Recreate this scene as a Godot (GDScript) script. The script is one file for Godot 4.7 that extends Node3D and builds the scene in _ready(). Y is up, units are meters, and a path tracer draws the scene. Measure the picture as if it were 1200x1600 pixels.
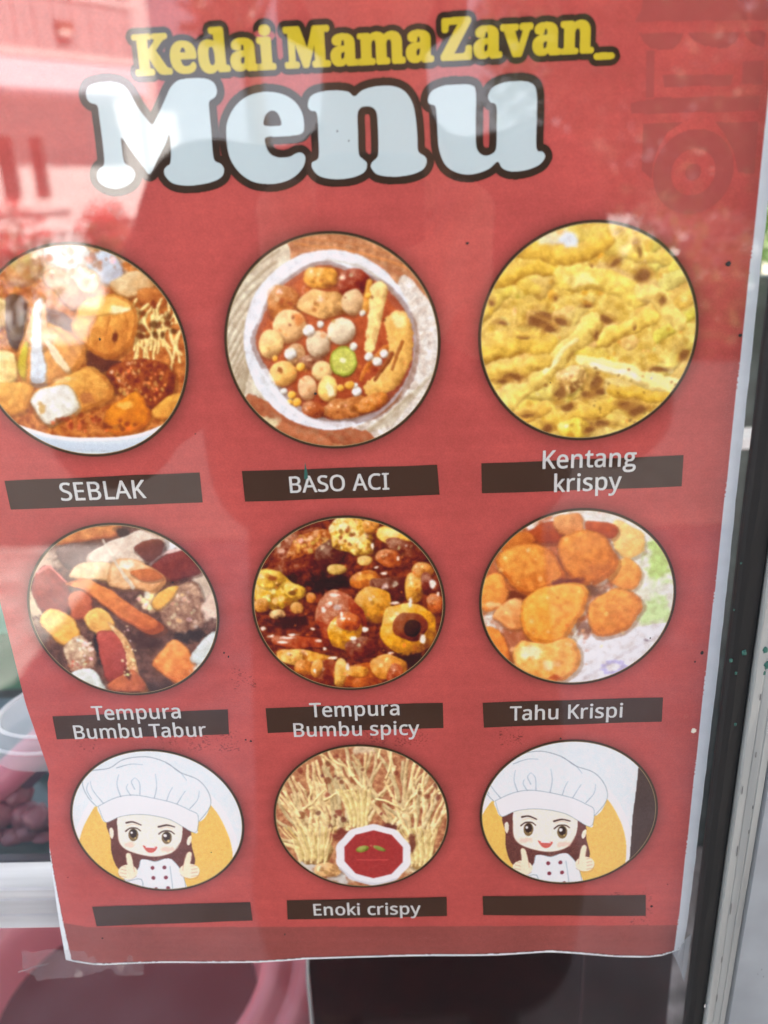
extends Node3D
# A printed menu sheet taped behind the glass of a food stall's showcase, and the street that the glass reflects.
# Metres, y up. The sheet's printed face is the plane z = 0, the pane stands just in front of it, the street lies towards +z.

const EXPOSURE := 8.6
var rng := RandomNumberGenerator.new()
var noise := FastNoiseLite.new()
var fine := FastNoiseLite.new()
var soft := FastNoiseLite.new()


func _ready():
	rng.seed = 11
	noise.seed = 3; noise.noise_type = FastNoiseLite.TYPE_SIMPLEX_SMOOTH; noise.frequency = 0.02; noise.fractal_octaves = 3
	fine.seed = 9; fine.noise_type = FastNoiseLite.TYPE_SIMPLEX_SMOOTH; fine.frequency = 0.11; fine.fractal_octaves = 3
	soft.seed = 21; soft.noise_type = FastNoiseLite.TYPE_SIMPLEX_SMOOTH; soft.frequency = 0.008; soft.fractal_octaves = 1
	# ---- camera, sky, sun, exposure ----
	var cam := Camera3D.new(); cam.name = "camera"; add_child(cam)
	cam.transform = Transform3D(Basis(Vector3(0.99897, -0.04070, -0.02014), Vector3(0.03110, 0.93631, -0.34980), Vector3(0.03310, 0.34882, 0.93661)).orthonormalized(), Vector3(0.02672, 1.30498, 0.31089))
	var lens := CameraAttributesPhysical.new()
	lens.frustum_focal_length = 20.484; lens.frustum_focus_distance = 0.352
	lens.frustum_near = 0.02; lens.frustum_far = 400.0
	lens.exposure_aperture = 5.4
	cam.attributes = lens
	var env := Environment.new()
	env.background_mode = Environment.BG_SKY
	var skym := ProceduralSkyMaterial.new()
	skym.sky_top_color = Color(0.50, 0.57, 0.68); skym.sky_horizon_color = Color(0.88, 0.89, 0.91); skym.sky_curve = 0.16
	skym.ground_bottom_color = Color(0.30, 0.28, 0.25); skym.ground_horizon_color = Color(0.70, 0.70, 0.70)
	skym.energy_multiplier = 0.45
	var sky := Sky.new(); sky.sky_material = skym
	env.sky = sky
	env.tonemap_mode = Environment.TONE_MAPPER_LINEAR
	env.tonemap_exposure = EXPOSURE
	env.sdfgi_enabled = true; env.ssao_enabled = true; env.ssil_enabled = true
	var we := WorldEnvironment.new(); we.name = "world"; we.environment = env; add_child(we)
	var sun := DirectionalLight3D.new(); sun.name = "sun"; add_child(sun)
	sun.light_color = Color(1.0, 0.975, 0.94); sun.light_energy = 1.6; sun.light_angular_distance = 0.5; sun.shadow_enabled = true
	sun.look_at_from_position(Vector3.ZERO, -Vector3(0.50, 0.72, -0.48), Vector3.UP)
	# ---- the place, then its things ----
	build_street()
	build_house()
	build_green()
	build_stall()
	build_showcase()
	build_contents()
	build_poster()
	build_person()


# ---------------------------------------------------------------- helpers
func mat(r: float, g: float, b: float, rough := 0.8, metal := 0.0) -> StandardMaterial3D:   # linear base colour
	var m := StandardMaterial3D.new()
	m.albedo_color = Color(r, g, b).linear_to_srgb(); m.roughness = rough; m.metallic = metal
	return m


func mottle(m: StandardMaterial3D, freq: float, amount: float, scale: float, stretch := Vector3.ONE, sd_ := 1) -> StandardMaterial3D:   # uneven tone and gloss, in world space
	var n := FastNoiseLite.new(); n.seed = sd_; n.frequency = freq; n.fractal_octaves = 5
	var t := NoiseTexture2D.new(); t.noise = n; t.width = 256; t.height = 256; t.seamless = true
	var ramp := Gradient.new()
	var lo := 1.0 - amount
	ramp.set_color(0, Color(lo, lo, lo)); ramp.set_color(1, Color(1, 1, 1))
	t.color_ramp = ramp
	m.albedo_texture = t
	m.uv1_triplanar = true; m.uv1_world_triplanar = true; m.uv1_scale = stretch * scale
	return m


func numbered(called: String) -> String:
	if not has_node(NodePath(called)): return called
	var k := 1
	while has_node(NodePath("%s_%03d" % [called, k])): k += 1
	return "%s_%03d" % [called, k]


func tag(o: Node3D, label: String, category: String, group := "", kind := "") -> Node3D:
	if label: o.set_meta("label", label)
	if category: o.set_meta("category", category)
	if group: o.set_meta("group", group)
	if kind: o.set_meta("kind", kind)
	return o


func base(called: String, at: Vector3) -> Node3D:
	var o := Node3D.new(); o.name = numbered(called); add_child(o); o.position = at
	return o


func obj(called: String, shape, m: Material, parent: Node3D = null) -> MeshInstance3D:   # shape in world metres (in the thing's own axes when the thing is turned)
	var o := MeshInstance3D.new()
	if shape is SurfaceTool:
		(shape as SurfaceTool).generate_normals()
		o.mesh = (shape as SurfaceTool).commit()
	else:
		o.mesh = shape
	o.material_override = m
	if parent == null:
		o.name = numbered(called); add_child(o)
	else:
		o.name = called; parent.add_child(o, true)
		var top: Node3D = parent
		while top.get_parent() != self: top = top.get_parent()
		if parent == top and top.rotation == Vector3.ZERO: o.position = -top.position
	return o


func new_st(smooth := false) -> SurfaceTool:
	var st := SurfaceTool.new(); st.begin(Mesh.PRIMITIVE_TRIANGLES); st.set_smooth_group(0 if smooth else -1)
	return st


func quad(st: SurfaceTool, a: Vector3, b: Vector3, c: Vector3, d: Vector3):
	for p in [a, b, c, a, c, d]: st.add_vertex(p)


func bx(st: SurfaceTool, a: Vector3, b: Vector3):   # box between two corners
	var lo := Vector3(minf(a.x, b.x), minf(a.y, b.y), minf(a.z, b.z)); var hi := Vector3(maxf(a.x, b.x), maxf(a.y, b.y), maxf(a.z, b.z))
	var p := func(i, j, k): return Vector3(hi.x if i else lo.x, hi.y if j else lo.y, hi.z if k else lo.z)
	quad(st, p.call(0, 1, 1), p.call(1, 1, 1), p.call(1, 0, 1), p.call(0, 0, 1))
	quad(st, p.call(1, 1, 0), p.call(0, 1, 0), p.call(0, 0, 0), p.call(1, 0, 0))
	quad(st, p.call(0, 1, 0), p.call(0, 1, 1), p.call(0, 0, 1), p.call(0, 0, 0))
	quad(st, p.call(1, 1, 1), p.call(1, 1, 0), p.call(1, 0, 0), p.call(1, 0, 1))
	quad(st, p.call(0, 1, 0), p.call(1, 1, 0), p.call(1, 1, 1), p.call(0, 1, 1))
	quad(st, p.call(0, 0, 1), p.call(1, 0, 1), p.call(1, 0, 0), p.call(0, 0, 0))


func loft(st: SurfaceTool, rings: Array, closed := true, caps := true):   # skins a run of equal rings of points
	var n: int = rings[0].size()
	for k in rings.size() - 1:
		for i in (n if closed else n - 1):
			var j := (i + 1) % n
			quad(st, rings[k][i], rings[k][j], rings[k + 1][j], rings[k + 1][i])
	if caps and closed:
		for e in [0, rings.size() - 1]:
			var c := Vector3.ZERO
			for p in rings[e]: c += p
			c /= n
			for i in n:
				var a: Vector3 = rings[e][i]; var b: Vector3 = rings[e][(i + 1) % n]
				if e == 0: st.add_vertex(c); st.add_vertex(b); st.add_vertex(a)
				else: st.add_vertex(c); st.add_vertex(a); st.add_vertex(b)


func ring(c: Vector3, r: float, n: int, x := Vector3.RIGHT, y := Vector3.BACK) -> PackedVector3Array:
	var o := PackedVector3Array()
	for i in n: o.append(c + x * cos(TAU * i / n) * r + y * sin(TAU * i / n) * r)
	return o


func tube(st: SurfaceTool, pts: Array, r0: float, r1: float, n := 8):
	var rings := []
	for k in pts.size():
		var d: Vector3 = (pts[mini(k + 1, pts.size() - 1)] - pts[maxi(k - 1, 0)]).normalized()
		var x := d.cross(Vector3(0.31, 0.2, 0.93)).normalized()
		rings.append(ring(pts[k], lerpf(r0, r1, float(k) / maxf(1, pts.size() - 1)), n, x, x.cross(d)))
	loft(st, rings)


func lathe(st: SurfaceTool, c: Vector3, profile: Array, n := 40, tilt := Basis.IDENTITY):   # profile: Vector2(radius, height)
	var rings := []
	for p in profile:
		var r := PackedVector3Array()
		for i in n: r.append(c + tilt * Vector3(cos(TAU * i / n) * p.x, p.y, sin(TAU * i / n) * p.x))
		rings.append(r)
	loft(st, rings, true, false)


func lump(st: SurfaceTool, c: Vector3, r: Vector3, rough := 0.1, n := 10, sd_ := 0.0):   # an uneven ball
	var rings := []
	for k in n + 1:
		var a := PI * k / n
		var o := PackedVector3Array()
		for i in n * 2:
			var b := TAU * i / (n * 2)
			var d := Vector3(sin(a) * cos(b), cos(a), sin(a) * sin(b))
			o.append(c + d * r * (1.0 + rough * noise.get_noise_3d(d.x * 60 + sd_, d.y * 60, d.z * 60)))
		rings.append(o)
	loft(st, rings, true, false)


func smooth(pts: PackedVector2Array, n := 5) -> PackedVector2Array:   # closed Catmull-Rom curve
	var o := PackedVector2Array()
	var c := pts.size()
	for i in c:
		for k in n: o.append(pts[i].cubic_interpolate(pts[(i + 1) % c], pts[(i + c - 1) % c], pts[(i + 2) % c], float(k) / n))
	return o


func scan(sets: Array, z: float, step: float) -> ArrayMesh:   # flat union of outlines with holes (each set even-odd), as thin rows
	var v := PackedVector3Array(); var nn := PackedVector3Array()
	var y0 := 1e9; var y1 := -1e9
	for s in sets:
		for c in s:
			for p in c: y0 = minf(y0, p.y); y1 = maxf(y1, p.y)
	var rows := int(ceil((y1 - y0) / step))
	for k in rows:
		var y := y0 + (k + 0.5) * step
		var iv := []
		for s in sets:
			var xs := []
			for c in s:
				var n: int = c.size()
				for i in n:
					var a: Vector2 = c[i]; var b: Vector2 = c[(i + 1) % n]
					if (a.y > y) != (b.y > y): xs.append(a.x + (b.x - a.x) * (y - a.y) / (b.y - a.y))
			xs.sort()
			for i in range(0, xs.size() - 1, 2): iv.append(Vector2(xs[i], xs[i + 1]))
		iv.sort_custom(func(a, b): return a.x < b.x)
		var done := []
		for t in iv:
			if done.size() and t.x <= done[-1].y: done[-1] = Vector2(done[-1].x, maxf(done[-1].y, t.y))
			else: done.append(t)
		for t in done:
			var lo := y - step * 0.5; var hi := y + step * 0.5
			for p in [Vector3(t.x, hi, z), Vector3(t.y, hi, z), Vector3(t.y, lo, z), Vector3(t.x, hi, z), Vector3(t.y, lo, z), Vector3(t.x, lo, z)]:
				v.append(p); nn.append(Vector3.BACK)
	var arr := []; arr.resize(Mesh.ARRAY_MAX); arr[Mesh.ARRAY_VERTEX] = v; arr[Mesh.ARRAY_NORMAL] = nn
	var m := ArrayMesh.new(); m.add_surface_from_arrays(Mesh.PRIMITIVE_TRIANGLES, arr)
	return m


func flat_poly(p: PackedVector2Array, z: float) -> ArrayMesh:
	var v := PackedVector3Array(); var nn := PackedVector3Array()
	var o := p.duplicate()
	if not Geometry2D.is_polygon_clockwise(o): o.reverse()
	for q in o: v.append(Vector3(q.x, q.y, z)); nn.append(Vector3.BACK)
	var idx := Geometry2D.triangulate_polygon(o)
	for k in range(0, idx.size(), 3):
		if (o[idx[k + 1]] - o[idx[k]]).cross(o[idx[k + 2]] - o[idx[k]]) > 0: var t := idx[k]; idx[k] = idx[k + 1]; idx[k + 1] = t
	var arr := []; arr.resize(Mesh.ARRAY_MAX); arr[Mesh.ARRAY_VERTEX] = v; arr[Mesh.ARRAY_NORMAL] = nn; arr[Mesh.ARRAY_INDEX] = idx
	var m := ArrayMesh.new(); m.add_surface_from_arrays(Mesh.PRIMITIVE_TRIANGLES, arr)
	return m


func grown(sets: Array, by: float) -> Array:   # each letter's outline pushed outwards (its holes shrink)
	var out := []
	for s in sets:
		var t := []
		for c in s:
			var hole: bool = false
			for o in s:
				if o != c and Geometry2D.is_point_in_polygon(c[0], o): hole = true
			for q in Geometry2D.offset_polygon(c, -by if hole else by, Geometry2D.JOIN_ROUND): t.append(q)
		out.append(t)
	return out


func glyphs(word: String, family: String, weight: int) -> Array:   # [letter outlines in ems (y up), advance width]
	var f := SystemFont.new(); f.font_names = PackedStringArray([family]); f.font_weight = weight
	var ts := TextServerManager.get_primary_interface()
	var rid: RID = f.get_rids()[0]
	var sets := []; var pen := 0.0
	for ch in word:
		var gi := ts.font_get_glyph_index(rid, 64, ch.unicode_at(0), 0)
		var d := ts.font_get_glyph_contours(rid, 64, gi)
		var s := []; var start := 0
		for e in d.contours:
			var raw := []
			for i in range(start, e + 1): raw.append(d.points[i])
			start = e + 1
			var full := []
			for i in raw.size():
				var a: Vector3 = raw[i]; var b: Vector3 = raw[(i + 1) % raw.size()]
				full.append(a)
				if a.z != 1 and b.z != 1: full.append(Vector3((a.x + b.x) / 2, (a.y + b.y) / 2, 1))
			while full[0].z != 1: full.append(full.pop_front())
			var c := PackedVector2Array()
			for i in full.size():
				var a: Vector3 = full[i]; var b: Vector3 = full[(i + 1) % full.size()]; var z: Vector3 = full[i - 1]
				if a.z == 1: c.append(Vector2(pen + a.x, -a.y) / 64)
				else:
					for k in [0.25, 0.5, 0.75]:
						var q: Vector3 = z.lerp(a, k).lerp(a.lerp(b, k), k)
						c.append(Vector2(pen + q.x, -q.y) / 64)
			s.append(c)
		sets.append(s)
		pen += ts.font_get_glyph_advance(rid, 64, gi).x
	return [sets, pen / 64]


func set_line(sets: Array, a: Vector2, b: Vector2, tall := 1.0) -> Array:   # lays a word along a baseline from its first ink to its last
	var x0 := 1e9; var x1 := -1e9
	for s in sets:
		for c in s:
			for p in c: x0 = minf(x0, p.x); x1 = maxf(x1, p.x)
	var k := (b - a).length() / (x1 - x0)
	var ux := (b - a).normalized(); var uy := Vector2(-ux.y, ux.x)
	var out := []
	for s in sets:
		var t := []
		for c in s:
			var q := PackedVector2Array()
			for p in c: q.append(a + ux * (p.x - x0) * k + uy * p.y * k * tall)
			t.append(q)
		out.append(t)
	return out


# ---------------------------------------------------------------- the street behind the photographer
func build_street():
	var g := new_st(); quad(g, Vector3(-120, -0.012, -120), Vector3(120, -0.012, -120), Vector3(120, -0.012, 120), Vector3(-120, -0.012, 120))
	tag(obj("ground", g, mottle(mat(0.20, 0.17, 0.12, 0.95), 0.02, 0.4, 0.4, Vector3.ONE, 4)), "bare trodden earth stretching out behind the stall and street", "ground", "", "structure")
	var p := new_st(); bx(p, Vector3(-14, -0.2, -4.5), Vector3(14, 0.0, 2.92))
	tag(obj("pavement", p, mottle(mat(0.50, 0.48, 0.45, 0.9), 0.03, 0.35, 0.6, Vector3.ONE, 5)), "pale concrete pavement that the stall stands on", "pavement", "", "structure")
	var r := new_st(); bx(r, Vector3(-60, -0.2, 2.925), Vector3(60, -0.008, 8.2))
	var yd := new_st(); bx(yd, Vector3(-30, -0.2, 8.205), Vector3(30, 0.0, 24))  # pale paving added to throw light up onto the shaded house front
	tag(obj("yard", yd, mottle(mat(0.75, 0.73, 0.70, 0.9), 0.03, 0.25, 0.5, Vector3.ONE, 7)), "pale paved yard added to bounce light onto the white house", "yard", "", "structure")
	tag(obj("road", r, mottle(mat(0.07, 0.07, 0.07, 0.9), 0.05, 0.35, 0.8, Vector3.ONE, 6)), "dark asphalt road between the pavement and the white house", "road", "", "structure")


func build_house():
	var h := base("white_house", Vector3(-4.249, 0, 15.0)); h.rotation.y = -0.9705
	tag(h, "white two storey house with boarded balcony and narrow windows, mirrored in the glass", "house")
	var white := mottle(mat(0.80, 0.77, 0.76, 0.8), 0.02, 0.12, 0.5, Vector3.ONE, 8)
	var pale := mat(0.78, 0.76, 0.84, 0.7)
	var w := new_st()
	# front wall left open where the windows sit
	var openings := [[-2.62, -2.2], [-2.09, -1.72], [-4.4, -3.98], [-3.87, -3.5]]
	var edges := [-8.0, -4.4, -3.98, -3.87, -3.5, -2.62, -2.2, -2.09, -1.72, 0.42]
	for k in range(0, edges.size() - 1):
		var open := false
		for o in openings:
			if absf(edges[k] - o[0]) < 0.001 and absf(edges[k + 1] - o[1]) < 0.001: open = true
		if open:
			bx(w, Vector3(edges[k], 0, 0), Vector3(edges[k + 1], 1.27, 0.2)); bx(w, Vector3(edges[k], 2.26, 0), Vector3(edges[k + 1], 3.0, 0.2))
		else: bx(w, Vector3(edges[k], 0, 0), Vector3(edges[k + 1], 3.0, 0.2))
	bx(w, Vector3(-8, 3.02, 1.3), Vector3(0.42, 6.4, 1.5)); bx(w, Vector3(-8, 0, 6.8), Vector3(0.42, 6.4, 7.0)); bx(w, Vector3(-8, 0, 0.21), Vector3(-7.8, 6.4, 6.79)); bx(w, Vector3(0.22, 0, 0.21), Vector3(0.42, 6.4, 6.79))
	obj("wall", w, white, h)
	var s := new_st(); bx(s, Vector3(-8.1, 2.72, -0.9), Vector3(-0.45, 3.10, 1.29)); obj("balcony_slab", s, pale, h)
	var ru := new_st(); bx(ru, Vector3(-8.1, 3.86, -0.92), Vector3(-0.43, 3.93, -0.82)); bx(ru, Vector3(-8.1, 3.104, -0.92), Vector3(-0.43, 3.2, -0.83)); obj("balcony_rail", ru, white, h)
	var board := mat(0.42, 0.39, 0.40, 0.8)
	for k in 50:
		var bsh := new_st(); bx(bsh, Vector3(-8.05 + k * 0.15, 3.21, -0.885 - 0.012 * (k % 2)), Vector3(-7.93 + k * 0.15, 3.855, -0.855)); obj("board", bsh, board, h)
	for o in openings:
		var f := new_st()
		for q in [[o[0], o[0] + 0.05, 1.27, 2.26], [o[1] - 0.05, o[1], 1.27, 2.26], [o[0] + 0.05, o[1] - 0.05, 1.27, 1.33], [o[0] + 0.05, o[1] - 0.05, 2.2, 2.26]]: bx(f, Vector3(q[0] + 0.001, q[2] + 0.001, -0.04), Vector3(q[1] - 0.001, q[3] - 0.001, 0.12))
		var win := obj("window", f, mat(0.82, 0.80, 0.78, 0.5), h)
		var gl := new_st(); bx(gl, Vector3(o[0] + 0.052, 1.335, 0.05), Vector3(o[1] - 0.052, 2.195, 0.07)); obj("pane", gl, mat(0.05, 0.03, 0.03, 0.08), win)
	var sl := new_st(); bx(sl, Vector3(-4.6, 1.16, -0.08), Vector3(-1.5, 1.24, -0.003)); obj("window_sill", sl, white, h)
	var pl := new_st(); bx(pl, Vector3(0.08, 0, -0.14), Vector3(0.40, 6.39, -0.003)); bx(pl, Vector3(0.44, 0, -0.1), Vector3(0.80, 2.6, 0.2)); obj("pillar", pl, mat(0.56, 0.55, 0.55, 0.8), h)
	var roof := new_st(); bx(roof, Vector3(-8.6, 6.41, -1.4), Vector3(0.9, 6.6, 7.4)); obj("roof", roof, mat(0.35, 0.18, 0.13), h)
	var lb := new_st(); bx(lb, Vector3(-1.95, 3.46, -1.02), Vector3(-1.69, 3.56, -0.93)); var lamp := obj("wall_lamp", lb, mat(0.20, 0.10, 0.07), h)
	var ls := new_st(true); lump(ls, Vector3(-1.82, 3.42, -0.98), Vector3(0.11, 0.05, 0.05), 0.02); obj("lamp_glass", ls, mat(0.85, 0.82, 0.74, 0.2), lamp)
	var gw := new_st(); bx(gw, Vector3(1.25, 0.001, 8.5), Vector3(9.0, 0.95, 8.65))  # added wall: its sunlit white face gives bright spots through the leaves
	tag(obj("added_garden_wall", gw, white), "low white wall added behind the shrubs to show as bright spots between leaves", "wall")
	var fence := base("balustrade", Vector3(-4.249, 0, 15.0)); fence.rotation.y = -0.9705
	tag(fence, "low white balustrade with turned posts in front of the house", "balustrade")
	var rail := new_st(); bx(rail, Vector3(-6.5, 0.95, -2.2), Vector3(0.4, 1.05, -2.0)); bx(rail, Vector3(-6.5, 0.0, -2.22), Vector3(0.4, 0.38, -1.98)); obj("rail", rail, white, fence)
	for k in 34:
		var b := new_st(true); lathe(b, Vector3(-6.35 + k * 0.2, 0.381, -2.1), [Vector2(0.05, 0), Vector2(0.05, 0.05), Vector2(0.03, 0.08), Vector2(0.075, 0.22), Vector2(0.03, 0.42), Vector2(0.05, 0.52), Vector2(0.05, 0.568)], 10); obj("baluster", b, white, fence)


func leaf_mesh(size: float) -> ArrayMesh:
	var st_ := new_st()
	var a := Vector3(0, 0, 0); var b := Vector3(0.22, 0.45, 0.06) * size; var c := Vector3(0, 1, 0) * size; var d := Vector3(-0.22, 0.45, 0.06) * size
	for p in [a, c, b, a, d, c]: st_.add_vertex(p)
	st_.generate_normals()
	return st_.commit()


func crown(parent: Node3D, called: String, blobs: Array, n: int, size: float, m: StandardMaterial3D):   # many small leaves in clumps; blobs: [centre, radius]
	m.vertex_color_use_as_albedo = true
	var mm := MultiMesh.new(); mm.transform_format = MultiMesh.TRANSFORM_3D; mm.use_colors = true; mm.mesh = leaf_mesh(size); mm.instance_count = n
	for k in n:
		var b: Array = blobs[rng.randi() % blobs.size()]
		var d := Vector3(rng.randfn(), rng.randfn(), rng.randfn()).normalized() * pow(rng.randf(), 0.45)
		var at: Vector3 = b[0] + d * b[1]
		mm.set_instance_transform(k, Transform3D(Basis.from_euler(Vector3(rng.randf() * TAU, rng.randf() * TAU, rng.randf() * TAU)), at - parent.position))
		var t := rng.randf_range(0.6, 1.3); mm.set_instance_color(k, Color(t * rng.randf_range(0.8, 1.2), t, t * 0.8))
	var o := MultiMeshInstance3D.new(); o.multimesh = mm; o.material_override = m; o.name = called; o.set_meta("kind", "stuff"); parent.add_child(o, true)


func build_green():
	var bark := mat(0.10, 0.075, 0.055, 0.95)
	for spec in [[Vector3(3.2480, 1.7249, 9.5000), 2.3, 9000, "dense leafy street tree across the road from the stall", 0.0], [Vector3(2.4750, 2.9219, 12.0000), 1.45, 5000, "smaller leafy tree behind the dense street tree", 0.0], [Vector3(-1.5774, 3.5718, 10.0000), 1.25, 1700, "loose tree with hanging twigs beside the white house", 0.3]]:
		var c: Vector3 = spec[0]
		var t := base("street_tree", Vector3(c.x, -0.01, c.z))
		tag(t, spec[3], "tree", "trees across the road")
		var tr := new_st(true); tube(tr, [Vector3(c.x, -0.01, c.z), Vector3(c.x + 0.06, c.y * 0.5, c.z), Vector3(c.x, c.y + 0.2, c.z + 0.1)], 0.16, 0.07, 10)
		for k in 5:
			var a := TAU * k / 5; tube(tr, [Vector3(c.x, c.y * 0.75, c.z), c + Vector3(cos(a) * 0.5, 0.2, sin(a) * 0.5) * spec[1], c + Vector3(cos(a) * 0.85, 0.5 + 0.2 * (k % 2), sin(a) * 0.85) * spec[1]], 0.05, 0.015, 6)
		obj("trunk", tr, bark, t)
		var blobs := []
		for k in 13: blobs.append([c + Vector3(rng.randf_range(-0.8, 0.8), rng.randf_range(-0.55, 0.9), rng.randf_range(-0.6, 0.6)) * spec[1], spec[1] * rng.randf_range(0.22, 0.45)])
		var lm := mat(0.04, 0.065, 0.025, 0.4); lm.backlight_enabled = true; lm.backlight = Color(0.10, 0.13, 0.04)
		crown(t, "crown", blobs, spec[2], 0.17, lm)
	var tall := base("added_tall_hedge", Vector3(9.0, -0.01, 15.5)); tag(tall, "tall dark hedge added beyond the street trees to block the bright low sky", "hedge")  # added to block the bright sky along the horizon
	var tst := new_st(true); var tb := []
	for k in 12:
		var x := 3.2 + k * 1.2
		tube(tst, [Vector3(x, -0.01, 15.5), Vector3(x, 3.0, 15.5)], 0.07, 0.03, 6)
		for q in 4: tb.append([Vector3(x, 0.7 + q * 1.25, 15.5 + 0.3 * (q % 2)), 1.05])
	obj("stem", tst, bark, tall)
	crown(tall, "foliage", tb, 15000, 0.36, mat(0.03, 0.05, 0.02, 0.6))
	var kinds := [[Vector3(2.4322, 0.5639, 7.2000), 0.55, "glossy green shrub across the road, widest of the row"], [Vector3(2.0041, 0.5806, 8.6000), 0.5, "low glossy shrub at the far kerb by the tree trunk"], [Vector3(1.9631, 0.5195, 6.8000), 0.42, "small glossy shrub between the widest shrub and the tree"], [Vector3(2.7148, 0.3915, 6.4000), 0.5, "rounded green shrub at the end of the far kerb"]]
	for s in kinds:
		var c: Vector3 = s[0]; var b := base("shrub", Vector3(c.x, -0.01, c.z)); tag(b, s[2], "shrub", "shrubs along the far kerb")
		var stems := new_st(true)
		for k in 6: tube(stems, [Vector3(c.x, -0.01, c.z), c + Vector3(cos(k * 1.05), 0.3, sin(k * 1.05)) * s[1] * 0.6], 0.02, 0.008, 5)
		obj("stem", stems, bark, b)
		var lm := mat(0.05, 0.10, 0.03, 0.22)
		crown(b, "foliage", [[c, s[1]], [c + Vector3(0.3, -0.2, 0.1), s[1] * 0.7], [c + Vector3(-0.35, -0.15, 0), s[1] * 0.7]], 950, 0.12, lm)
	for s in [[Vector3(-3.2330, 0.8424, 7.0000), 0.42, "red flowering bush in front of the balustrade"], [Vector3(-3.3489, 0.8846, 10.0000), 0.30, "small red flowering bush at the corner of the house"]]:
		var c: Vector3 = s[0]; var b := base("flower_bush", Vector3(c.x, -0.01, c.z)); tag(b, s[2], "bush")
		var stems := new_st(true)
		for k in 6: tube(stems, [Vector3(c.x, -0.01, c.z), c + Vector3(cos(k * 1.05), 0.3, sin(k * 1.05)) * s[1] * 0.6], 0.015, 0.006, 5)
		obj("stem", stems, bark, b)
		crown(b, "foliage", [[c, s[1]], [c - Vector3(0, 0.25, 0), s[1]]], 600, 0.10, mat(0.05, 0.10, 0.03, 0.4))
		crown(b, "blossom", [[c + Vector3(0, 0.1, 0), s[1] * 1.05]], 420, 0.09, mat(0.62, 0.04, 0.05, 0.5))
	# the green hedge in the sun behind the stall, seen through the showcase
	var hc: Vector3 = Vector3(1.1520, 1.2404, -2.6000)
	var hd := base("hedge", Vector3(hc.x, 0, hc.z)); tag(hd, "sunlit bright green hedge behind the stall", "hedge")
	var hs := new_st(true)
	for k in 9: tube(hs, [Vector3(hc.x - 1.6 + k * 0.4, 0, hc.z), Vector3(hc.x - 1.6 + k * 0.4, 1.1, hc.z)], 0.03, 0.01, 6)
	obj("stem", hs, bark, hd)
	var hb := []
	for k in 11: hb.append([Vector3(hc.x - 2.0 + k * 0.4, 0.5 + 0.45 * (k % 3), hc.z - 0.1 * (k % 2)), 0.45])
	crown(hd, "foliage", hb, 5200, 0.13, mat(0.16, 0.30, 0.05, 0.5))


# ---------------------------------------------------------------- the stall
func slab(pts: Array, thick: float) -> SurfaceTool:   # a flat outline given thickness away from the pane
	var s := new_st()
	var a := PackedVector3Array(); var b := PackedVector3Array()
	for p in pts: a.append(p); b.append(p - Vector3(0, 0, thick))
	loft(s, [b, a])
	return s


var stall: Node3D


func build_stall():
	stall = base("food_stall", Vector3(0, 0, -0.3))
	tag(stall, "aluminium framed food stall with a glass showcase and flat roof", "food stall")
	var alu := mottle(mat(0.62, 0.64, 0.64, 0.42, 0.15), 0.05, 0.25, 3.0, Vector3(1, 0.15, 1), 12)
	var roof := new_st(); bx(roof, Vector3(-1.5, 2.10, -1.25), Vector3(2.3, 2.13, 0.36)); obj("roof", roof, mat(0.82, 0.82, 0.82, 0.6), stall)
	var aw := new_st(); bx(aw, Vector3(0.30, 2.06, 0.365), Vector3(3.4, 2.085, 1.56)); obj("added_awning", aw, mat(0.5, 0.12, 0.1, 0.7), stall)  # added out of view so the mirrored pavement falls in shade
	for q in [[-1.2, -1.1], [1.2, -1.1]]:
		var s := new_st(); bx(s, Vector3(q[0] - 0.02, 0.001, q[1] - 0.02), Vector3(q[0] + 0.02, 2.099, q[1] + 0.02)); obj("post", s, alu, stall)
	for q in [-1.2, 1.2]:
		var s := new_st(); bx(s, Vector3(q - 0.02, 0.61, 0.18), Vector3(q + 0.02, 2.099, 0.22)); bx(s, Vector3(q - 0.02, 0.585, -0.42), Vector3(q + 0.02, 0.609, 0.22)); obj("bracket", s, alu, stall)
	var cab := new_st(); bx(cab, Vector3(-1.18, 0.02, -0.55), Vector3(1.18, 0.555, -0.01)); obj("counter", cab, mat(0.62, 0.62, 0.64, 0.5), stall)
	var fl := new_st(); bx(fl, Vector3(-1.2, 0.556, -0.56), Vector3(1.2, 0.58, 0.0)); obj("showcase_floor", fl, mottle(mat(0.35, 0.35, 0.36, 0.35), 0.05, 0.5, 2.0, Vector3.ONE, 14), stall)


func line_x(a: Vector3, b: Vector3, y: float) -> float: return a.x + (b.x - a.x) * (y - a.y) / (b.y - a.y)


func upright(profile: Array, y0: float, y1: float, parts := 24, wear := 0.0) -> SurfaceTool:   # profile: [line from, line to, share between them, z]; a long extrusion that follows two slightly leaning edges
	var s := new_st()
	var rings := []
	for k in parts + 1:
		var y := lerpf(y0, y1, float(k) / parts)
		var r := PackedVector3Array()
		for q in profile:
			var x0 := line_x(q[0][0], q[0][1], y); var x1 := line_x(q[1][0], q[1][1], y)
			r.append(Vector3(lerpf(x0, x1, q[2]) + wear * noise.get_noise_2d(y * 4000, q[2] * 900), y, q[3] + wear * noise.get_noise_2d(y * 3000 + 70, q[2] * 900)))
		rings.append(r)
	loft(s, rings)
	return s


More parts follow.
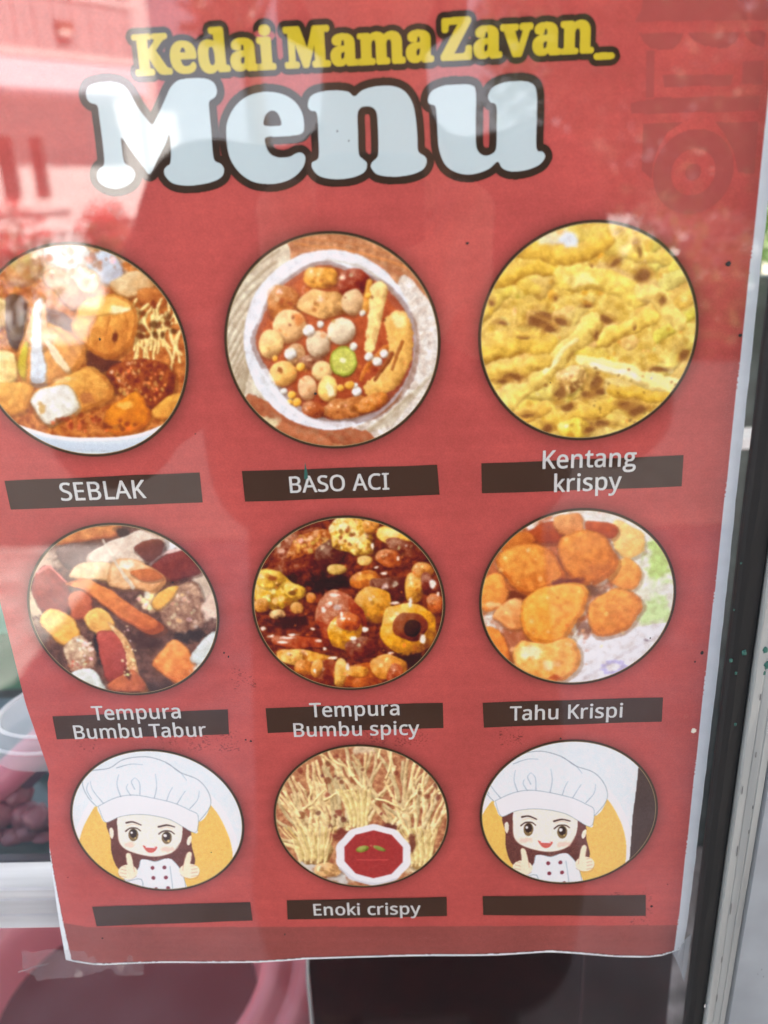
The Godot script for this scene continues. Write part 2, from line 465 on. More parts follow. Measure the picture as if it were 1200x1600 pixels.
func build_showcase():
	var g := new_st(); bx(g, Vector3(-0.62, 0.585, 0.0012), Vector3(0.1568, 1.66, 0.0062))
	var glass := StandardMaterial3D.new(); glass.transparency = BaseMaterial3D.TRANSPARENCY_ALPHA; glass.albedo_color = Color(1, 1, 1, 0.0); glass.roughness = 0.0
	var pane := obj("glass_pane", g, glass, stall)
	pane.set_meta("label", "clear glass pane that mirrors the sunlit house and the dark photographer")
	var ga := [Vector3(0.1484, 1.2671, 0.0066), Vector3(0.1463, 0.9486, 0.0066)]; var gb := [Vector3(0.1579, 1.1665, 0.0110), Vector3(0.1543, 0.9348, 0.0110)]; var se := [Vector3(0.1668, 1.0758, 0.0140), Vector3(0.1632, 0.9384, 0.0140)]
	var rubber := mottle(mat(0.007, 0.007, 0.0072, 0.65), 0.06, 0.5, 4.0, Vector3(1, 0.2, 1), 15)
	var prof := []
	for q in [[0.0, 0.0064], [0.0, 0.0075], [0.05, 0.0086], [0.16, 0.0094], [0.33, 0.0099], [0.41, 0.0101], [0.66, 0.0102], [0.88, 0.0100], [0.96, 0.0094], [1.0, 0.0082], [1.0, 0.0064]]: prof.append([ga, gb, q[0], q[1]])
	var gk := obj("rubber_gasket", upright(prof, 0.59, 1.655, 60, 0.00022), rubber, stall)
	gk.set_meta("label", "black rubber gasket holding the edge of the glass, flecked with green paint")
	var alu := mottle(mat(0.46, 0.49, 0.47, 0.42, 0.12), 0.05, 0.30, 5.0, Vector3(1, 0.06, 1), 12)
	prof = []
	for q in [[0.004, 0.0020], [0.004, 0.0118], [0.05, 0.0128], [0.30, 0.0128], [0.32, 0.01255], [0.36, 0.01255], [0.38, 0.0128], [0.62, 0.0131], [0.64, 0.01285], [0.68, 0.01285], [0.70, 0.0132], [0.93, 0.0132], [0.99, 0.0122], [0.99, 0.0020]]: prof.append([gb, se, q[0], q[1]])
	obj("aluminium_upright", upright(prof, 0.59, 1.66, 60, 0.00016), alu, stall)
	var far := [se[0] + Vector3(0.17, 0, 0), se[1] + Vector3(0.17, 0, 0)]
	prof = []
	for q in [[0.004, -0.02], [0.004, 0.0106], [0.012, 0.0120], [0.5, 0.0120], [0.99, 0.0120], [0.99, -0.02]]: prof.append([se, far, q[0], q[1]])
	obj("side_panel", upright(prof, 0.59, 1.66, 24, 0.00012), mottle(mat(0.32, 0.36, 0.385, 0.4), 0.03, 0.14, 3.0, Vector3.ONE, 16), stall)
	var se2 := new_st(); bx(se2, Vector3(-0.68, 0.585, -0.02), Vector3(-0.6205, 1.66, 0.012)); obj("aluminium_upright", se2, alu, stall)
	var tr := new_st(); bx(tr, Vector3(-0.68, 1.661, -0.02), Vector3(0.34, 1.70, 0.012)); obj("top_rail", tr, alu, stall)
	# the rail that crosses behind the sheet, and the one at the back
	var rp := []
	for y in [[0.9895, -0.030], [0.9895, -0.0135], [0.9905, -0.0125], [0.998, -0.0125], [0.9985, -0.0133], [0.9995, -0.0133], [1.0, -0.0125], [1.0075, -0.0125], [1.008, -0.0132], [1.0095, -0.0132], [1.010, -0.0125], [1.0135, -0.0125], [1.0145, -0.0135], [1.0145, -0.030]]: rp.append(y)
	var ra := PackedVector3Array(); var rb := PackedVector3Array()
	for q in rp: ra.append(Vector3(-0.60, q[0] - 0.0155, q[1])); rb.append(Vector3(0.03, q[0] - 0.0155, q[1]))
	var rs := new_st(); loft(rs, [ra, rb]); obj("shelf_rail", rs, mottle(mat(0.85, 0.87, 0.87, 0.4, 0.1), 0.05, 0.3, 5.0, Vector3(0.06, 1, 1), 17), stall)
	var c1: Vector3 = Vector3(0.2786, 1.1135, -0.3400); var c2: Vector3 = Vector3(0.2794, 1.1049, -0.3400)
	var r2 := new_st(); bx(r2, Vector3(0.05, c2.y, -0.37), Vector3(0.9, c1.y, -0.34)); obj("back_rail", r2, mat(0.80, 0.82, 0.82, 0.3, 0.1), stall)
	var b1: Vector3 = Vector3(0.3469, 1.2159, -0.5000)
	var bb := new_st(); bx(bb, Vector3(-0.9, 0.581, -0.52), Vector3(-0.27, 0.965, -0.5)); bx(bb, Vector3(-0.27, 0.581, -0.52), Vector3(0.2, 0.68, -0.5)); bx(bb, Vector3(0.2, 0.581, -0.52), Vector3(0.9, b1.y, -0.5)); obj("back_board", bb, mottle(mat(0.05, 0.075, 0.07, 0.4), 0.05, 0.5, 2.0, Vector3.ONE, 18), stall)
	# dried paint on the gasket and upright, dirt on the pane
	var teal := mat(0.03, 0.13, 0.10, 0.6); var black := mat(0.012, 0.012, 0.012, 0.7); var cream := mat(0.7, 0.66, 0.55, 0.7)
	for q in [[1142, 1032, 3.2, 0.0101], [1163, 1020, 4.5, 0.0103], [1150, 1052, 2.4, 0.0101], [1149, 1132, 2.6, 0.0102], [1158, 880, 1.6, 0.0099], [1196, 1016, 5.0, 0.0128], [1199, 1040, 6.0, 0.0128], [1194, 1052, 3.6, 0.0126], [1147, 953, 1.5, 0.01]]:
		var s := new_st(true); var c := spot_at(q[0], q[1], q[3]); lump(s, c, Vector3(q[2], q[2] * 1.25, q[2] * 0.3) * 0.00021, 0.9, 6, q[0]); obj("paint_fleck", s, teal, gk)
	for q in [[156, 530, 2.6], [493, 615, 2.6], [730, 380, 2.2], [1138, 412, 4.2], [1157, 524, 3.0], [1097, 1020, 4.0], [305, 678, 1.3], [527, 205, 1.5], [545, 220, 1.4], [270, 910, 2.0], [350, 1020, 2.4], [357, 1026, 2.4], [1018, 1416, 3.0], [160, 1466, 2.0], [106, 1371, 1.6], [1086, 1034, 2.2], [1016, 997, 1.8], [860, 598, 1.3], [445, 1460, 2.4], [330, 1332, 1.3], [1043, 1382, 1.4], [876, 1154, 2.0], [392, 1158, 2.2], [384, 1156, 1.8]]:
		var s := new_st(true); var c := spot_at(q[0], q[1], 0.0064); lump(s, c, Vector3(q[2] * (1.0 + 0.3 * sin(q[0])), q[2], q[2] * 0.25) * 0.00020, 0.5, 6, q[1]); obj("dirt_speck", s, black, pane)
	for q in [[1084, 1142, 4.2], [1018, 591, 1.6]]:
		var s := new_st(true); lump(s, spot_at(q[0], q[1], 0.0064), Vector3(q[2], q[2], 1) * 0.00026, 0.6, 6, 3.0); obj("paint_fleck", s, cream, pane)
	for q in [[1136, 1385, 3.2], [1102, 1572, 3.0], [1173, 1128, 2.2]]:
		var s := new_st(true); lump(s, spot_at(q[0], q[1], 0.0112), Vector3(q[2] * 0.7, q[2] * 1.5, q[2] * 0.5) * 0.00026, 0.4, 6, q[0]); obj("sealant_bead", s, mat(0.55, 0.56, 0.54, 0.5), gk)
	for q in [[1170, 1300, 5.0], [1160, 1235, 9.0], [1181, 1180, 6.0], [1152, 1330, 12.0], [1128, 1500, 8.0], [1142, 1420, 14.0], [1188, 1090, 7.0], [1176, 1262, 4.0], [1120, 1560, 10.0], [1190, 1515, 3.0], [1184, 1522, 2.0], [1193, 1526, 2.4]]:
		var s := new_st(true); lump(s, spot_at(q[0], q[1], 0.0131 if q[0] < 1183 or q[1] < 1300 else 0.012), Vector3(1.1, q[2], 0.25) * 0.00022, 0.7, 6, q[0]); obj("scuff", s, mat(0.14, 0.145, 0.14, 0.8), gk)
	var ch := PackedVector2Array()
	for q in [Vector2(-0.01204, 1.21198), Vector2(-0.01149, 1.20797), Vector2(-0.01139, 1.20596), Vector2(-0.01216, 1.20523), Vector2(-0.01285, 1.20575), Vector2(-0.01253, 1.20850)]: ch.append(q)
	var chip := new_st(); var ca := PackedVector3Array(); var cb := PackedVector3Array()
	for q in ch: ca.append(Vector3(q.x, q.y, 0.0064)); cb.append(Vector3(q.x, q.y, 0.0068))
	loft(chip, [ca, cb]); obj("paint_chip", chip, mat(0.01, 0.09, 0.07, 0.6), pane)


func spot_at(x: float, y: float, z: float) -> Vector3:   # where a mark measured on the photograph lies on the showcase front
	var d := Basis(Vector3(0.99897, -0.04070, -0.02014), Vector3(0.03110, 0.93631, -0.34980), Vector3(0.03310, 0.34882, 0.93661)) * Vector3((x - 600.0) / 1365.66, (800.0 - y) / 1365.66, -1.0)
	var o := Vector3(0.02672, 1.30498, 0.31089)
	return o + d * (z - o.z) / d.z


func build_contents():
	# pink tub with a broad turned rim
	var c := Vector3(-0.215, 0.735, -0.205)
	var tub := base("pink_tub", Vector3(c.x, 0.581, c.z)); tag(tub, "pink plastic tub with a broad rounded rim behind the glass", "tub")
	var pink := mat(0.95, 0.28, 0.31, 0.3); pink.subsurf_scatter_enabled = true; pink.subsurf_scatter_strength = 0.1
	var t := new_st(true)
	lathe(t, Vector3(c.x, 0, c.z), [Vector2(0.0, 0.583), Vector2(0.075, 0.584), Vector2(0.085, 0.59), Vector2(0.100, 0.66), Vector2(0.108, 0.722), Vector2(0.111, 0.733), Vector2(0.118, 0.738), Vector2(0.128, 0.737), Vector2(0.134, 0.731), Vector2(0.1365, 0.729), Vector2(0.139, 0.731), Vector2(0.148, 0.733), Vector2(0.157, 0.729), Vector2(0.162, 0.720), Vector2(0.163, 0.700), Vector2(0.158, 0.699), Vector2(0.150, 0.715), Vector2(0.118, 0.715), Vector2(0.108, 0.66), Vector2(0.092, 0.582), Vector2(0.0, 0.581)], 72)
	obj("bowl", t, pink, tub)
	var wf := new_st(true); lathe(wf, Vector3(c.x, 0, c.z), [Vector2(0, 0.690), Vector2(0.1035, 0.690)], 48); obj("tub_shade", wf, mat(0.21, 0.03, 0.036, 0.9), tub)  # dark disc painted to stand for the shade inside the tub
	# dark box beside it
	var x0: float = (Vector3(-0.0496, 0.8295, -0.1000)).x; var x1: float = (Vector3(0.1777, 0.8256, -0.1000)).x
	var crate := base("dark_box", Vector3((x0 + x1) / 2, 0.581, -0.2)); tag(crate, "glossy dark maroon box with a painted pale highlight along its edge, below the sheet, beside the pink tub", "box")
	var cs := new_st(); bx(cs, Vector3(x0 + 0.0025, 0.581, -0.30), Vector3(x1, 0.885, -0.1)); obj("box_body", cs, mottle(mat(0.024, 0.003, 0.003, 0.3), 0.04, 0.4, 4.0, Vector3.ONE, 22), crate)
	var es := new_st(true); tube(es, [Vector3(x0 + 0.0012, 0.581, -0.1005), Vector3(x0 + 0.001, 0.84, -0.1005), Vector3(x0 + 0.003, 0.87, -0.1005), Vector3(x0 + 0.012, 0.8865, -0.1005)], 0.0011, 0.0011, 8); obj("edge_highlight", es, mat(0.35, 0.36, 0.36, 0.4), crate)  # pale tube standing in for the highlight on the box's edge
	var sm := new_st(); bx(sm, Vector3(x1 - 0.055, 0.581, -0.0995), Vector3(x1 - 0.0535, 0.884, -0.0985)); obj("seam", sm, mat(0.05, 0.02, 0.02, 0.4), crate)
	# stack of clear cups with a clear lid lying on top, mostly behind the sheet
	var lc: Vector3 = Vector3(-0.1681, 1.0322, -0.1250)
	var lid := base("plastic_lid", lc); tag(lid, "round clear plastic lid lying on a stack of cups beside the sheet", "lid")
	var clear := StandardMaterial3D.new(); clear.transparency = BaseMaterial3D.TRANSPARENCY_ALPHA; clear.albedo_color = Color(0.90, 0.91, 0.92, 0.30); clear.roughness = 0.3
	var thick := StandardMaterial3D.new(); thick.transparency = BaseMaterial3D.TRANSPARENCY_ALPHA; thick.albedo_color = Color(0.94, 0.95, 0.96, 0.55); thick.roughness = 0.28
	var lean := Basis(Vector3(0, 0, 1), 0.10) * Basis(Vector3(1, 0, 0), -0.14)
	var ls := new_st(true); lathe(ls, lc, [Vector2(0, 0.0), Vector2(0.046, 0.0)], 56, lean); obj("lid_plate", ls, clear, lid)
	var lr := new_st(true); lathe(lr, lc, [Vector2(0.0462, -0.0005), Vector2(0.0468, 0.0012), Vector2(0.0476, 0.0016), Vector2(0.0484, 0.0012), Vector2(0.0488, 0.0)], 56, lean); obj("lid_rim", lr, thick, lid)
	var l2 := new_st(true); lathe(l2, lc, [Vector2(0.0489, -0.0002), Vector2(0.0535, -0.002), Vector2(0.0545, -0.004)], 56, lean); obj("lid_wall", l2, clear, lid)
	var l3 := new_st(true); lathe(l3, lc, [Vector2(0.0546, -0.0042), Vector2(0.0558, -0.0050), Vector2(0.0558, -0.0060), Vector2(0.055, -0.0065)], 56, lean); obj("lid_rim", l3, thick, lid)
	var l4 := new_st(true); lathe(l4, lc, [Vector2(0.0549, -0.0068), Vector2(0.0545, -0.015), Vector2(0.0535, -0.0165)], 56, lean); obj("lid_wall", l4, clear, lid)
	var cups := base("cup_stack", Vector3(lc.x + 0.012, 0.9255, lc.z)); tag(cups, "tall stack of pale plastic cups behind the sheet", "cups")
	for k in int((lc.y - 0.9255 - 0.022) / 0.010):
		var s := new_st(true); lathe(s, cups.position + Vector3(0, 0.010 * k, 0), [Vector2(0.017, 0.0), Vector2(0.021, 0.030), Vector2(0.0225, 0.031), Vector2(0.0225, 0.034)], 24); obj("cup", s, mat(0.6, 0.62, 0.64, 0.4), cups)
	# what lies on the shelf at the left of the sheet
	var sh := base("tray_shelf", Vector3(-0.3, 0.93, -0.2)); tag(sh, "dark teal shelf board behind the aluminium rail", "shelf")
	var sb := new_st(); bx(sb, Vector3(-0.60, 0.905, -0.30), Vector3(-0.09, 0.925, -0.10)); obj("shelf_board", sb, mat(0.02, 0.045, 0.045, 0.3), sh)
	var fr := new_st(); bx(fr, Vector3(-0.60, 0.926, -0.105), Vector3(-0.09, 0.938, -0.10)); obj("shelf_lip", fr, mat(0.03, 0.03, 0.04, 0.3), sh)
	for q in [-0.59, -0.10]:
		var lg := new_st(); bx(lg, Vector3(q - 0.006, 0.581, -0.29), Vector3(q + 0.006, 0.904, -0.278)); obj("leg", lg, mat(0.03, 0.03, 0.03), sh)
	tag(obj("grey_box", slab([Vector3(-0.2641, 0.8741, -0.2000), Vector3(-0.2599, 0.9164, -0.2000), Vector3(-0.2321, 0.9481, -0.2000), Vector3(-0.1771, 0.9467, -0.2000), Vector3(-0.1912, 0.8491, -0.2000), Vector3(-0.2685, 0.8508, -0.2000)], 0.05), mat(0.16, 0.18, 0.20, 0.5)), "grey plastic box standing on the dark shelf", "box")
	var bar := new_st(true); tube(bar, [Vector3(-0.2758, 0.9250, -0.1500), Vector3(-0.2342, 0.9644, -0.1500), Vector3(-0.1902, 1.0039, -0.1500)], 0.0105, 0.0105, 14)
	tag(obj("pink_stick", bar, mat(0.46, 0.12, 0.17, 0.4)), "slanting pink plastic stick below the clear lid", "stick")
	var bar2 := new_st(true); tube(bar2, [Vector3(-0.2836, 0.8998, -0.1550), Vector3(-0.2403, 0.9432, -0.1550), Vector3(-0.1949, 0.9864, -0.1550)], 0.006, 0.006, 12)
	tag(obj("purple_stick", bar2, mat(0.06, 0.025, 0.05, 0.4)), "thin dark purple stick just below the pink one", "stick")
	var ball := mat(0.20, 0.05, 0.065, 0.4)  # plain dark pink lumps heaped on the shelf
	var lbl := ["upper", "lower", "middle"]
	for k in 15:
		var s := new_st(true); var a: Vector3 = Vector3(-0.2510, 0.9146, -0.1300); var b: Vector3 = Vector3(-0.2130, 0.9137, -0.1300)
		var row := k / 6; var at := a.lerp(b, (k % 6) / 5.0) + Vector3(0.004 * (row % 2) + rng.randf_range(-0.004, 0.004), 0.010 + row * 0.011 + rng.randf_range(-0.004, 0.004), -0.008 * row - rng.randf() * 0.012)
		lump(s, at, Vector3(0.009, 0.0085, 0.009) * rng.randf_range(0.85, 1.15), 0.25, 8, k * 9.0)
		tag(obj("meatball", s, ball), "dark pink lump in the heap on the dark shelf behind the rail", "meatball", "pink lumps heaped on the shelf")
	tag(obj("green_crate", slab([Vector3(-0.3710, 0.9528, -0.3600), Vector3(-0.3027, 0.9533, -0.3600), Vector3(-0.3128, 0.8975, -0.3600), Vector3(-0.3830, 0.8962, -0.3600)], 0.06), mat(0.03, 0.16, 0.07, 0.45)), "green plastic crate against the back board", "crate")
	# two bits of clear tape
	var film := StandardMaterial3D.new(); film.transparency = BaseMaterial3D.TRANSPARENCY_ALPHA; film.albedo_color = Color(0.92, 0.86, 0.86, 0.09); film.roughness = 0.08
	var tp := sheet_strip([Vector2(-0.16704, 0.96961), Vector2(-0.15156, 0.97012), Vector2(-0.13558, 0.97022), Vector2(-0.12050, 0.96874), Vector2(-0.10791, 0.96691)], [Vector2(-0.16871, 0.95915), Vector2(-0.16067, 0.95039), Vector2(-0.14199, 0.95376), Vector2(-0.12545, 0.95633), Vector2(-0.11024, 0.95238)], -0.0035, 0.0030)
	var tape := base("clear_tape", Vector3(-0.14, 0.94, -0.0035))
	obj("film", tp, film, tape)
	var f := new_st(true); tube(f, [Vector3(-0.1704, 0.9570, -0.0030), Vector3(-0.1626, 0.9601, -0.0031), Vector3(-0.1548, 0.9621, -0.0030)], 0.00022, 0.00010, 6); obj("fold", f, mat(0.40, 0.30, 0.30, 0.4), tape)
	tag(tape, "crumpled strip of clear tape at the lower corner of the sheet by the tub", "tape")
	var film2 := StandardMaterial3D.new(); film2.transparency = BaseMaterial3D.TRANSPARENCY_ALPHA; film2.albedo_color = Color(0.85, 0.88, 0.9, 0.45); film2.roughness = 0.25
	var tq := sheet_strip([Vector2(0.14249, 0.97005), Vector2(0.14419, 0.97079), Vector2(0.14583, 0.97231), Vector2(0.14769, 0.97459), Vector2(0.14925, 0.97686)], [Vector2(0.14043, 0.96620), Vector2(0.14249, 0.96224), Vector2(0.14468, 0.95666), Vector2(0.14660, 0.95105), Vector2(0.14818, 0.94619)], -0.0016, 0.0006)
	tag(obj("clear_tape", tq, film2), "short piece of clear tape at the sheet's lower corner by the gasket", "tape")


func sheet_strip(top: Array, low: Array, z: float, crumple: float) -> SurfaceTool:
	var s := new_st(true)
	var n := 24; var rows := 6
	var g := func(i: int, j: int) -> Vector3:
		var t := float(i) / n * (top.size() - 1); var k := mini(int(t), top.size() - 2)
		var a: Vector2 = top[k].lerp(top[k + 1], t - k); var b: Vector2 = low[k].lerp(low[k + 1], t - k)
		var q := a.lerp(b, float(j) / rows)
		return Vector3(q.x, q.y, z + crumple * noise.get_noise_2d(i * 11.0 + j * 5.0, j * 6.0) + crumple * 0.35 * fine.get_noise_2d(i * 5.0, j * 2.0))
	for j in rows:
		for i in n: quad(s, g.call(i, j), g.call(i + 1, j), g.call(i + 1, j + 1), g.call(i, j + 1))
	return s


# ---------------------------------------------------------------- the photographer, seen only as a dark mirrored shape
func field_mesh(s: SurfaceTool, bones: Array, cell: float, k: float):   # surface nets over the smooth union of tapered capsules; bones: [from, to, radius, radius]
	var lo := Vector3.ONE * 1e9; var hi := -lo
	for b in bones:
		var r := maxf(b[2], b[3]) + k + cell * 3
		lo = lo.min(b[0] - Vector3.ONE * r).min(b[1] - Vector3.ONE * r); hi = hi.max(b[0] + Vector3.ONE * r).max(b[1] + Vector3.ONE * r)
	var n := Vector3i((hi - lo) / cell) + Vector3i.ONE
	var f := PackedFloat32Array(); f.resize(n.x * n.y * n.z); f.fill(1.0)
	for b in bones:
		var a: Vector3 = b[0]; var d: Vector3 = b[1] - b[0]; var dd := maxf(d.length_squared(), 1e-9)
		var r := maxf(b[2], b[3]) + k + cell * 2
		var i0 := Vector3i((a.min(b[1]) - Vector3.ONE * r - lo) / cell).clamp(Vector3i.ZERO, n - Vector3i.ONE); var i1 := Vector3i((a.max(b[1]) + Vector3.ONE * r - lo) / cell).clamp(Vector3i.ZERO, n - Vector3i.ONE)
		for z in range(i0.z, i1.z + 1):
			for y in range(i0.y, i1.y + 1):
				var row := (z * n.y + y) * n.x
				for x in range(i0.x, i1.x + 1):
					var q := lo + Vector3(x, y, z) * cell - a
					var t := clampf(q.dot(d) / dd, 0, 1)
					var v: float = (q - d * t).length() - lerpf(b[2], b[3], t)
					var o := f[row + x]
					var h := maxf(k - absf(o - v), 0.0) / k
					f[row + x] = minf(o, v) - h * h * k * 0.25
	var at := {}
	var off := [0, 1, n.x, n.x + 1, n.x * n.y, n.x * n.y + 1, n.x * n.y + n.x, n.x * n.y + n.x + 1]
	for z in n.z - 1:
		for y in n.y - 1:
			for x in n.x - 1:
				var i := (z * n.y + y) * n.x + x
				var neg := 0
				for q in off: neg += 1 if f[i + q] < 0 else 0
				if neg == 0 or neg == 8: continue
				var sum := Vector3.ZERO; var cnt := 0
				for e in 12:
					var ax := e / 4; var u := e % 4
					var p := Vector3i.ZERO; p[(ax + 1) % 3] = u & 1; p[(ax + 2) % 3] = u >> 1
					var p2 := p; p2[ax] = 1
					var fa := f[i + p.x + p.y * n.x + p.z * n.x * n.y]; var fb := f[i + p2.x + p2.y * n.x + p2.z * n.x * n.y]
					if (fa < 0) != (fb < 0): sum += Vector3(p).lerp(Vector3(p2), fa / (fa - fb)); cnt += 1
				at[i] = lo + (Vector3(x, y, z) + sum / cnt) * cell
	var step := [1, n.x, n.x * n.y]
	for i in at:
		for ax in 3:
			var i2: int = i + step[ax]
			if (f[i] < 0) == (f[i2] < 0): continue
			var u: int = step[(ax + 1) % 3]; var w: int = step[(ax + 2) % 3]
			if not (at.has(i - u) and at.has(i - w) and at.has(i - u - w)): continue
			if f[i] < 0: quad(s, at[i], at[i - w], at[i - u - w], at[i - u])
			else: quad(s, at[i], at[i - u], at[i - u - w], at[i - w])


func build_person():
	var o := base("person", Vector3(0.0, 0.0, 0.78))
	tag(o, "photographer in dark clothes holding a phone up to the glass, seen mirrored", "person")
	var P_ := func(x, y, z): return Vector3(x, y, z)
	var cam := Vector3(0.02672, 1.30498, 0.31089)
	var cr := Vector3(0.99897, -0.04070, -0.02014); var cu := Vector3(0.03110, 0.93631, -0.34980); var cb := Vector3(0.03310, 0.34882, 0.93661)
	var phone_c := cam - cr * 0.022 - cu * 0.058 + cb * 0.0085
	var neck := Vector3(0.0, 1.40, 0.74); var head := Vector3(0.0, 1.505, 0.70)
	var sl := Vector3(-0.190, 1.285, 0.74); var sr := Vector3(0.170, 1.285, 0.75)
	var el := Vector3(-0.285, 1.08, 0.58); var er := Vector3(0.235, 1.08, 0.60)
	var wl := phone_c - cr * 0.062 - cu * 0.055 + cb * 0.035; var wr := phone_c + cr * 0.064 - cu * 0.055 + cb * 0.035
	var hip_l := Vector3(-0.09, 0.86, 0.79); var hip_r := Vector3(0.09, 0.86, 0.79)
	var kn_l := Vector3(-0.10, 0.47, 0.76); var kn_r := Vector3(0.11, 0.47, 0.77); var an_l := Vector3(-0.11, 0.08, 0.80); var an_r := Vector3(0.12, 0.08, 0.81)
	var skin := mat(0.34, 0.19, 0.13, 0.55)
	var body := new_st(true)
	field_mesh(body, [[Vector3(0, 0.90, 0.78), Vector3(0, 1.05, 0.77), 0.125, 0.115], [Vector3(0, 1.05, 0.77), Vector3(0, 1.25, 0.76), 0.115, 0.13], [sl, sr, 0.055, 0.055], [Vector3(0, 1.28, 0.755), neck, 0.07, 0.05], [neck, head, 0.05, 0.06],
		[sl, el, 0.05, 0.04], [el, wl, 0.038, 0.026], [sr, er, 0.05, 0.04], [er, wr, 0.038, 0.026], [hip_l, kn_l, 0.085, 0.055], [kn_l, an_l, 0.052, 0.036], [hip_r, kn_r, 0.085, 0.055], [kn_r, an_r, 0.052, 0.036], [an_l, Vector3(-0.13, 0.035, 0.66), 0.035, 0.028], [an_r, Vector3(0.14, 0.035, 0.67), 0.035, 0.028]], 0.014, 0.03)
	# head with brow, nose, lips, chin and ears
	field_mesh(body, [[head + Vector3(0, 0.035, 0.02), head + Vector3(0, 0.02, 0.0), 0.082, 0.08], [head + Vector3(0, -0.04, -0.02), head + Vector3(0, -0.075, -0.035), 0.058, 0.042], [head + Vector3(-0.03, 0.02, -0.066), head + Vector3(0.03, 0.02, -0.066), 0.016, 0.016], [head + Vector3(0, 0.012, -0.082), head + Vector3(0, -0.022, -0.095), 0.008, 0.012], [head + Vector3(-0.016, -0.050, -0.078), head + Vector3(0.016, -0.050, -0.078), 0.008, 0.008], [head + Vector3(-0.016, -0.062, -0.076), head + Vector3(0.016, -0.062, -0.076), 0.008, 0.008], [head + Vector3(-0.078, 0.005, 0.01), head + Vector3(-0.082, -0.03, 0.005), 0.014, 0.010], [head + Vector3(0.078, 0.005, 0.01), head + Vector3(0.082, -0.03, 0.005), 0.014, 0.010], [head + Vector3(0, -0.03, 0.02), neck, 0.055, 0.05]], 0.005, 0.014)
	# hands: palm, four bent fingers behind the phone's edge, thumb in front
	for s: float in [-1.0, 1.0]:
		var w: Vector3 = wl if s < 0 else wr
		var bones := [[w, w + cu * 0.03 - cr * s * 0.004, 0.024, 0.022], [w + cu * 0.03, w + cu * 0.085 - cr * s * 0.004, 0.020, 0.016], [w + cu * 0.03 + cr * s * 0.006, w + cu * 0.08 + cr * s * 0.008, 0.018, 0.015]]
		for k in 4:
			var a := w + cu * (0.035 + k * 0.019) + cr * s * 0.004 - cb * 0.010
			var b := phone_c + cr * s * 0.046 - cu * (0.045 - k * 0.019) - cb * 0.006
			var c := phone_c + cr * s * (0.030 - 0.002 * k) - cu * (0.047 - k * 0.019) - cb * 0.0135
			bones.append([a, b, 0.0095, 0.0085]); bones.append([b, c, 0.0085, 0.0065])
		bones.append([w + cu * 0.02 + cb * 0.008, w + cu * 0.06 + cb * 0.012 - cr * s * 0.010, 0.012, 0.010]); bones.append([w + cu * 0.06 + cb * 0.012 - cr * s * 0.010, phone_c + cr * s * 0.026 + cu * 0.012 + cb * 0.014, 0.010, 0.008])
		field_mesh(body, bones, 0.004, 0.008)
	obj("body", body, skin, o)
	var cloth := mat(0.016, 0.014, 0.018, 0.9)
	var shirt := new_st(true)
	field_mesh(shirt, [[Vector3(-0.04, 0.84, 0.79), Vector3(-0.03, 1.05, 0.775), 0.135, 0.125], [Vector3(0.04, 0.84, 0.79), Vector3(0.03, 1.05, 0.775), 0.135, 0.125], [Vector3(0, 1.05, 0.77), Vector3(0, 1.22, 0.76), 0.14, 0.14], [Vector3(-0.13, 0.98, 0.76), Vector3(-0.15, 1.2, 0.75), 0.10, 0.09], [Vector3(0.13, 0.98, 0.76), Vector3(0.14, 1.2, 0.75), 0.10, 0.09], [sl, sr, 0.066, 0.066], [Vector3(0, 1.28, 0.755), Vector3(0, 1.37, 0.745), 0.075, 0.06], [sl, el, 0.072, 0.058], [el, el.lerp(wl, 0.78), 0.056, 0.038], [sr, er, 0.072, 0.058], [er, er.lerp(wr, 0.78), 0.056, 0.038]], 0.014, 0.035)
	obj("shirt", shirt, cloth, o)
	var skirt := new_st(true)
	field_mesh(skirt, [[Vector3(-0.06, 0.92, 0.78), Vector3(-0.11, 0.30, 0.79), 0.13, 0.125], [Vector3(0.06, 0.92, 0.78), Vector3(0.14, 0.30, 0.79), 0.13, 0.125], [Vector3(0, 0.92, 0.78), Vector3(0.01, 0.30, 0.77), 0.13, 0.13], [Vector3(-0.12, 0.26, 0.79), Vector3(0.15, 0.26, 0.79), 0.115, 0.115], [Vector3(-0.12, 0.16, 0.79), Vector3(0.15, 0.16, 0.79), 0.115, 0.115]], 0.018, 0.05)
	obj("skirt", skirt, mat(0.02, 0.017, 0.02, 0.9), o)
	var pants := new_st(true)
	field_mesh(pants, [[kn_l, an_l + Vector3(0, 0.0, 0), 0.08, 0.065], [kn_r, an_r + Vector3(0, 0.0, 0), 0.08, 0.065]], 0.016, 0.03)
	obj("trousers", pants, mat(0.02, 0.017, 0.02, 0.9), o)
	for s in [an_l, an_r]:
		var shoe := new_st(true); field_mesh(shoe, [[s + Vector3(0, -0.03, 0.03), s + Vector3(signf(s.x) * 0.02, -0.045, -0.15), 0.046, 0.036]], 0.01, 0.02); obj("shoe", shoe, mat(0.02, 0.02, 0.02, 0.6), o)
	var hair := new_st(true)
	field_mesh(hair, [[head + Vector3(0, 0.055, 0.035), head + Vector3(0, -0.02, 0.055), 0.084, 0.075], [head + Vector3(-0.05, 0.05, 0.0), head + Vector3(-0.072, -0.03, 0.03), 0.046, 0.028], [head + Vector3(0.05, 0.05, 0.0), head + Vector3(0.072, -0.03, 0.03), 0.046, 0.028], [head + Vector3(-0.03, 0.085, -0.02), head + Vector3(0.03, 0.085, -0.02), 0.04, 0.04]], 0.008, 0.02)
	obj("hair", hair, mat(0.012, 0.010, 0.009, 0.5), o)
	for s in [-1, 1]:
		var e := new_st(true); lump(e, head + Vector3(0.03 * s, 0.004, -0.070), Vector3(0.011, 0.008, 0.008), 0.0, 8); obj("eye", e, mat(0.5, 0.48, 0.45, 0.2), o)
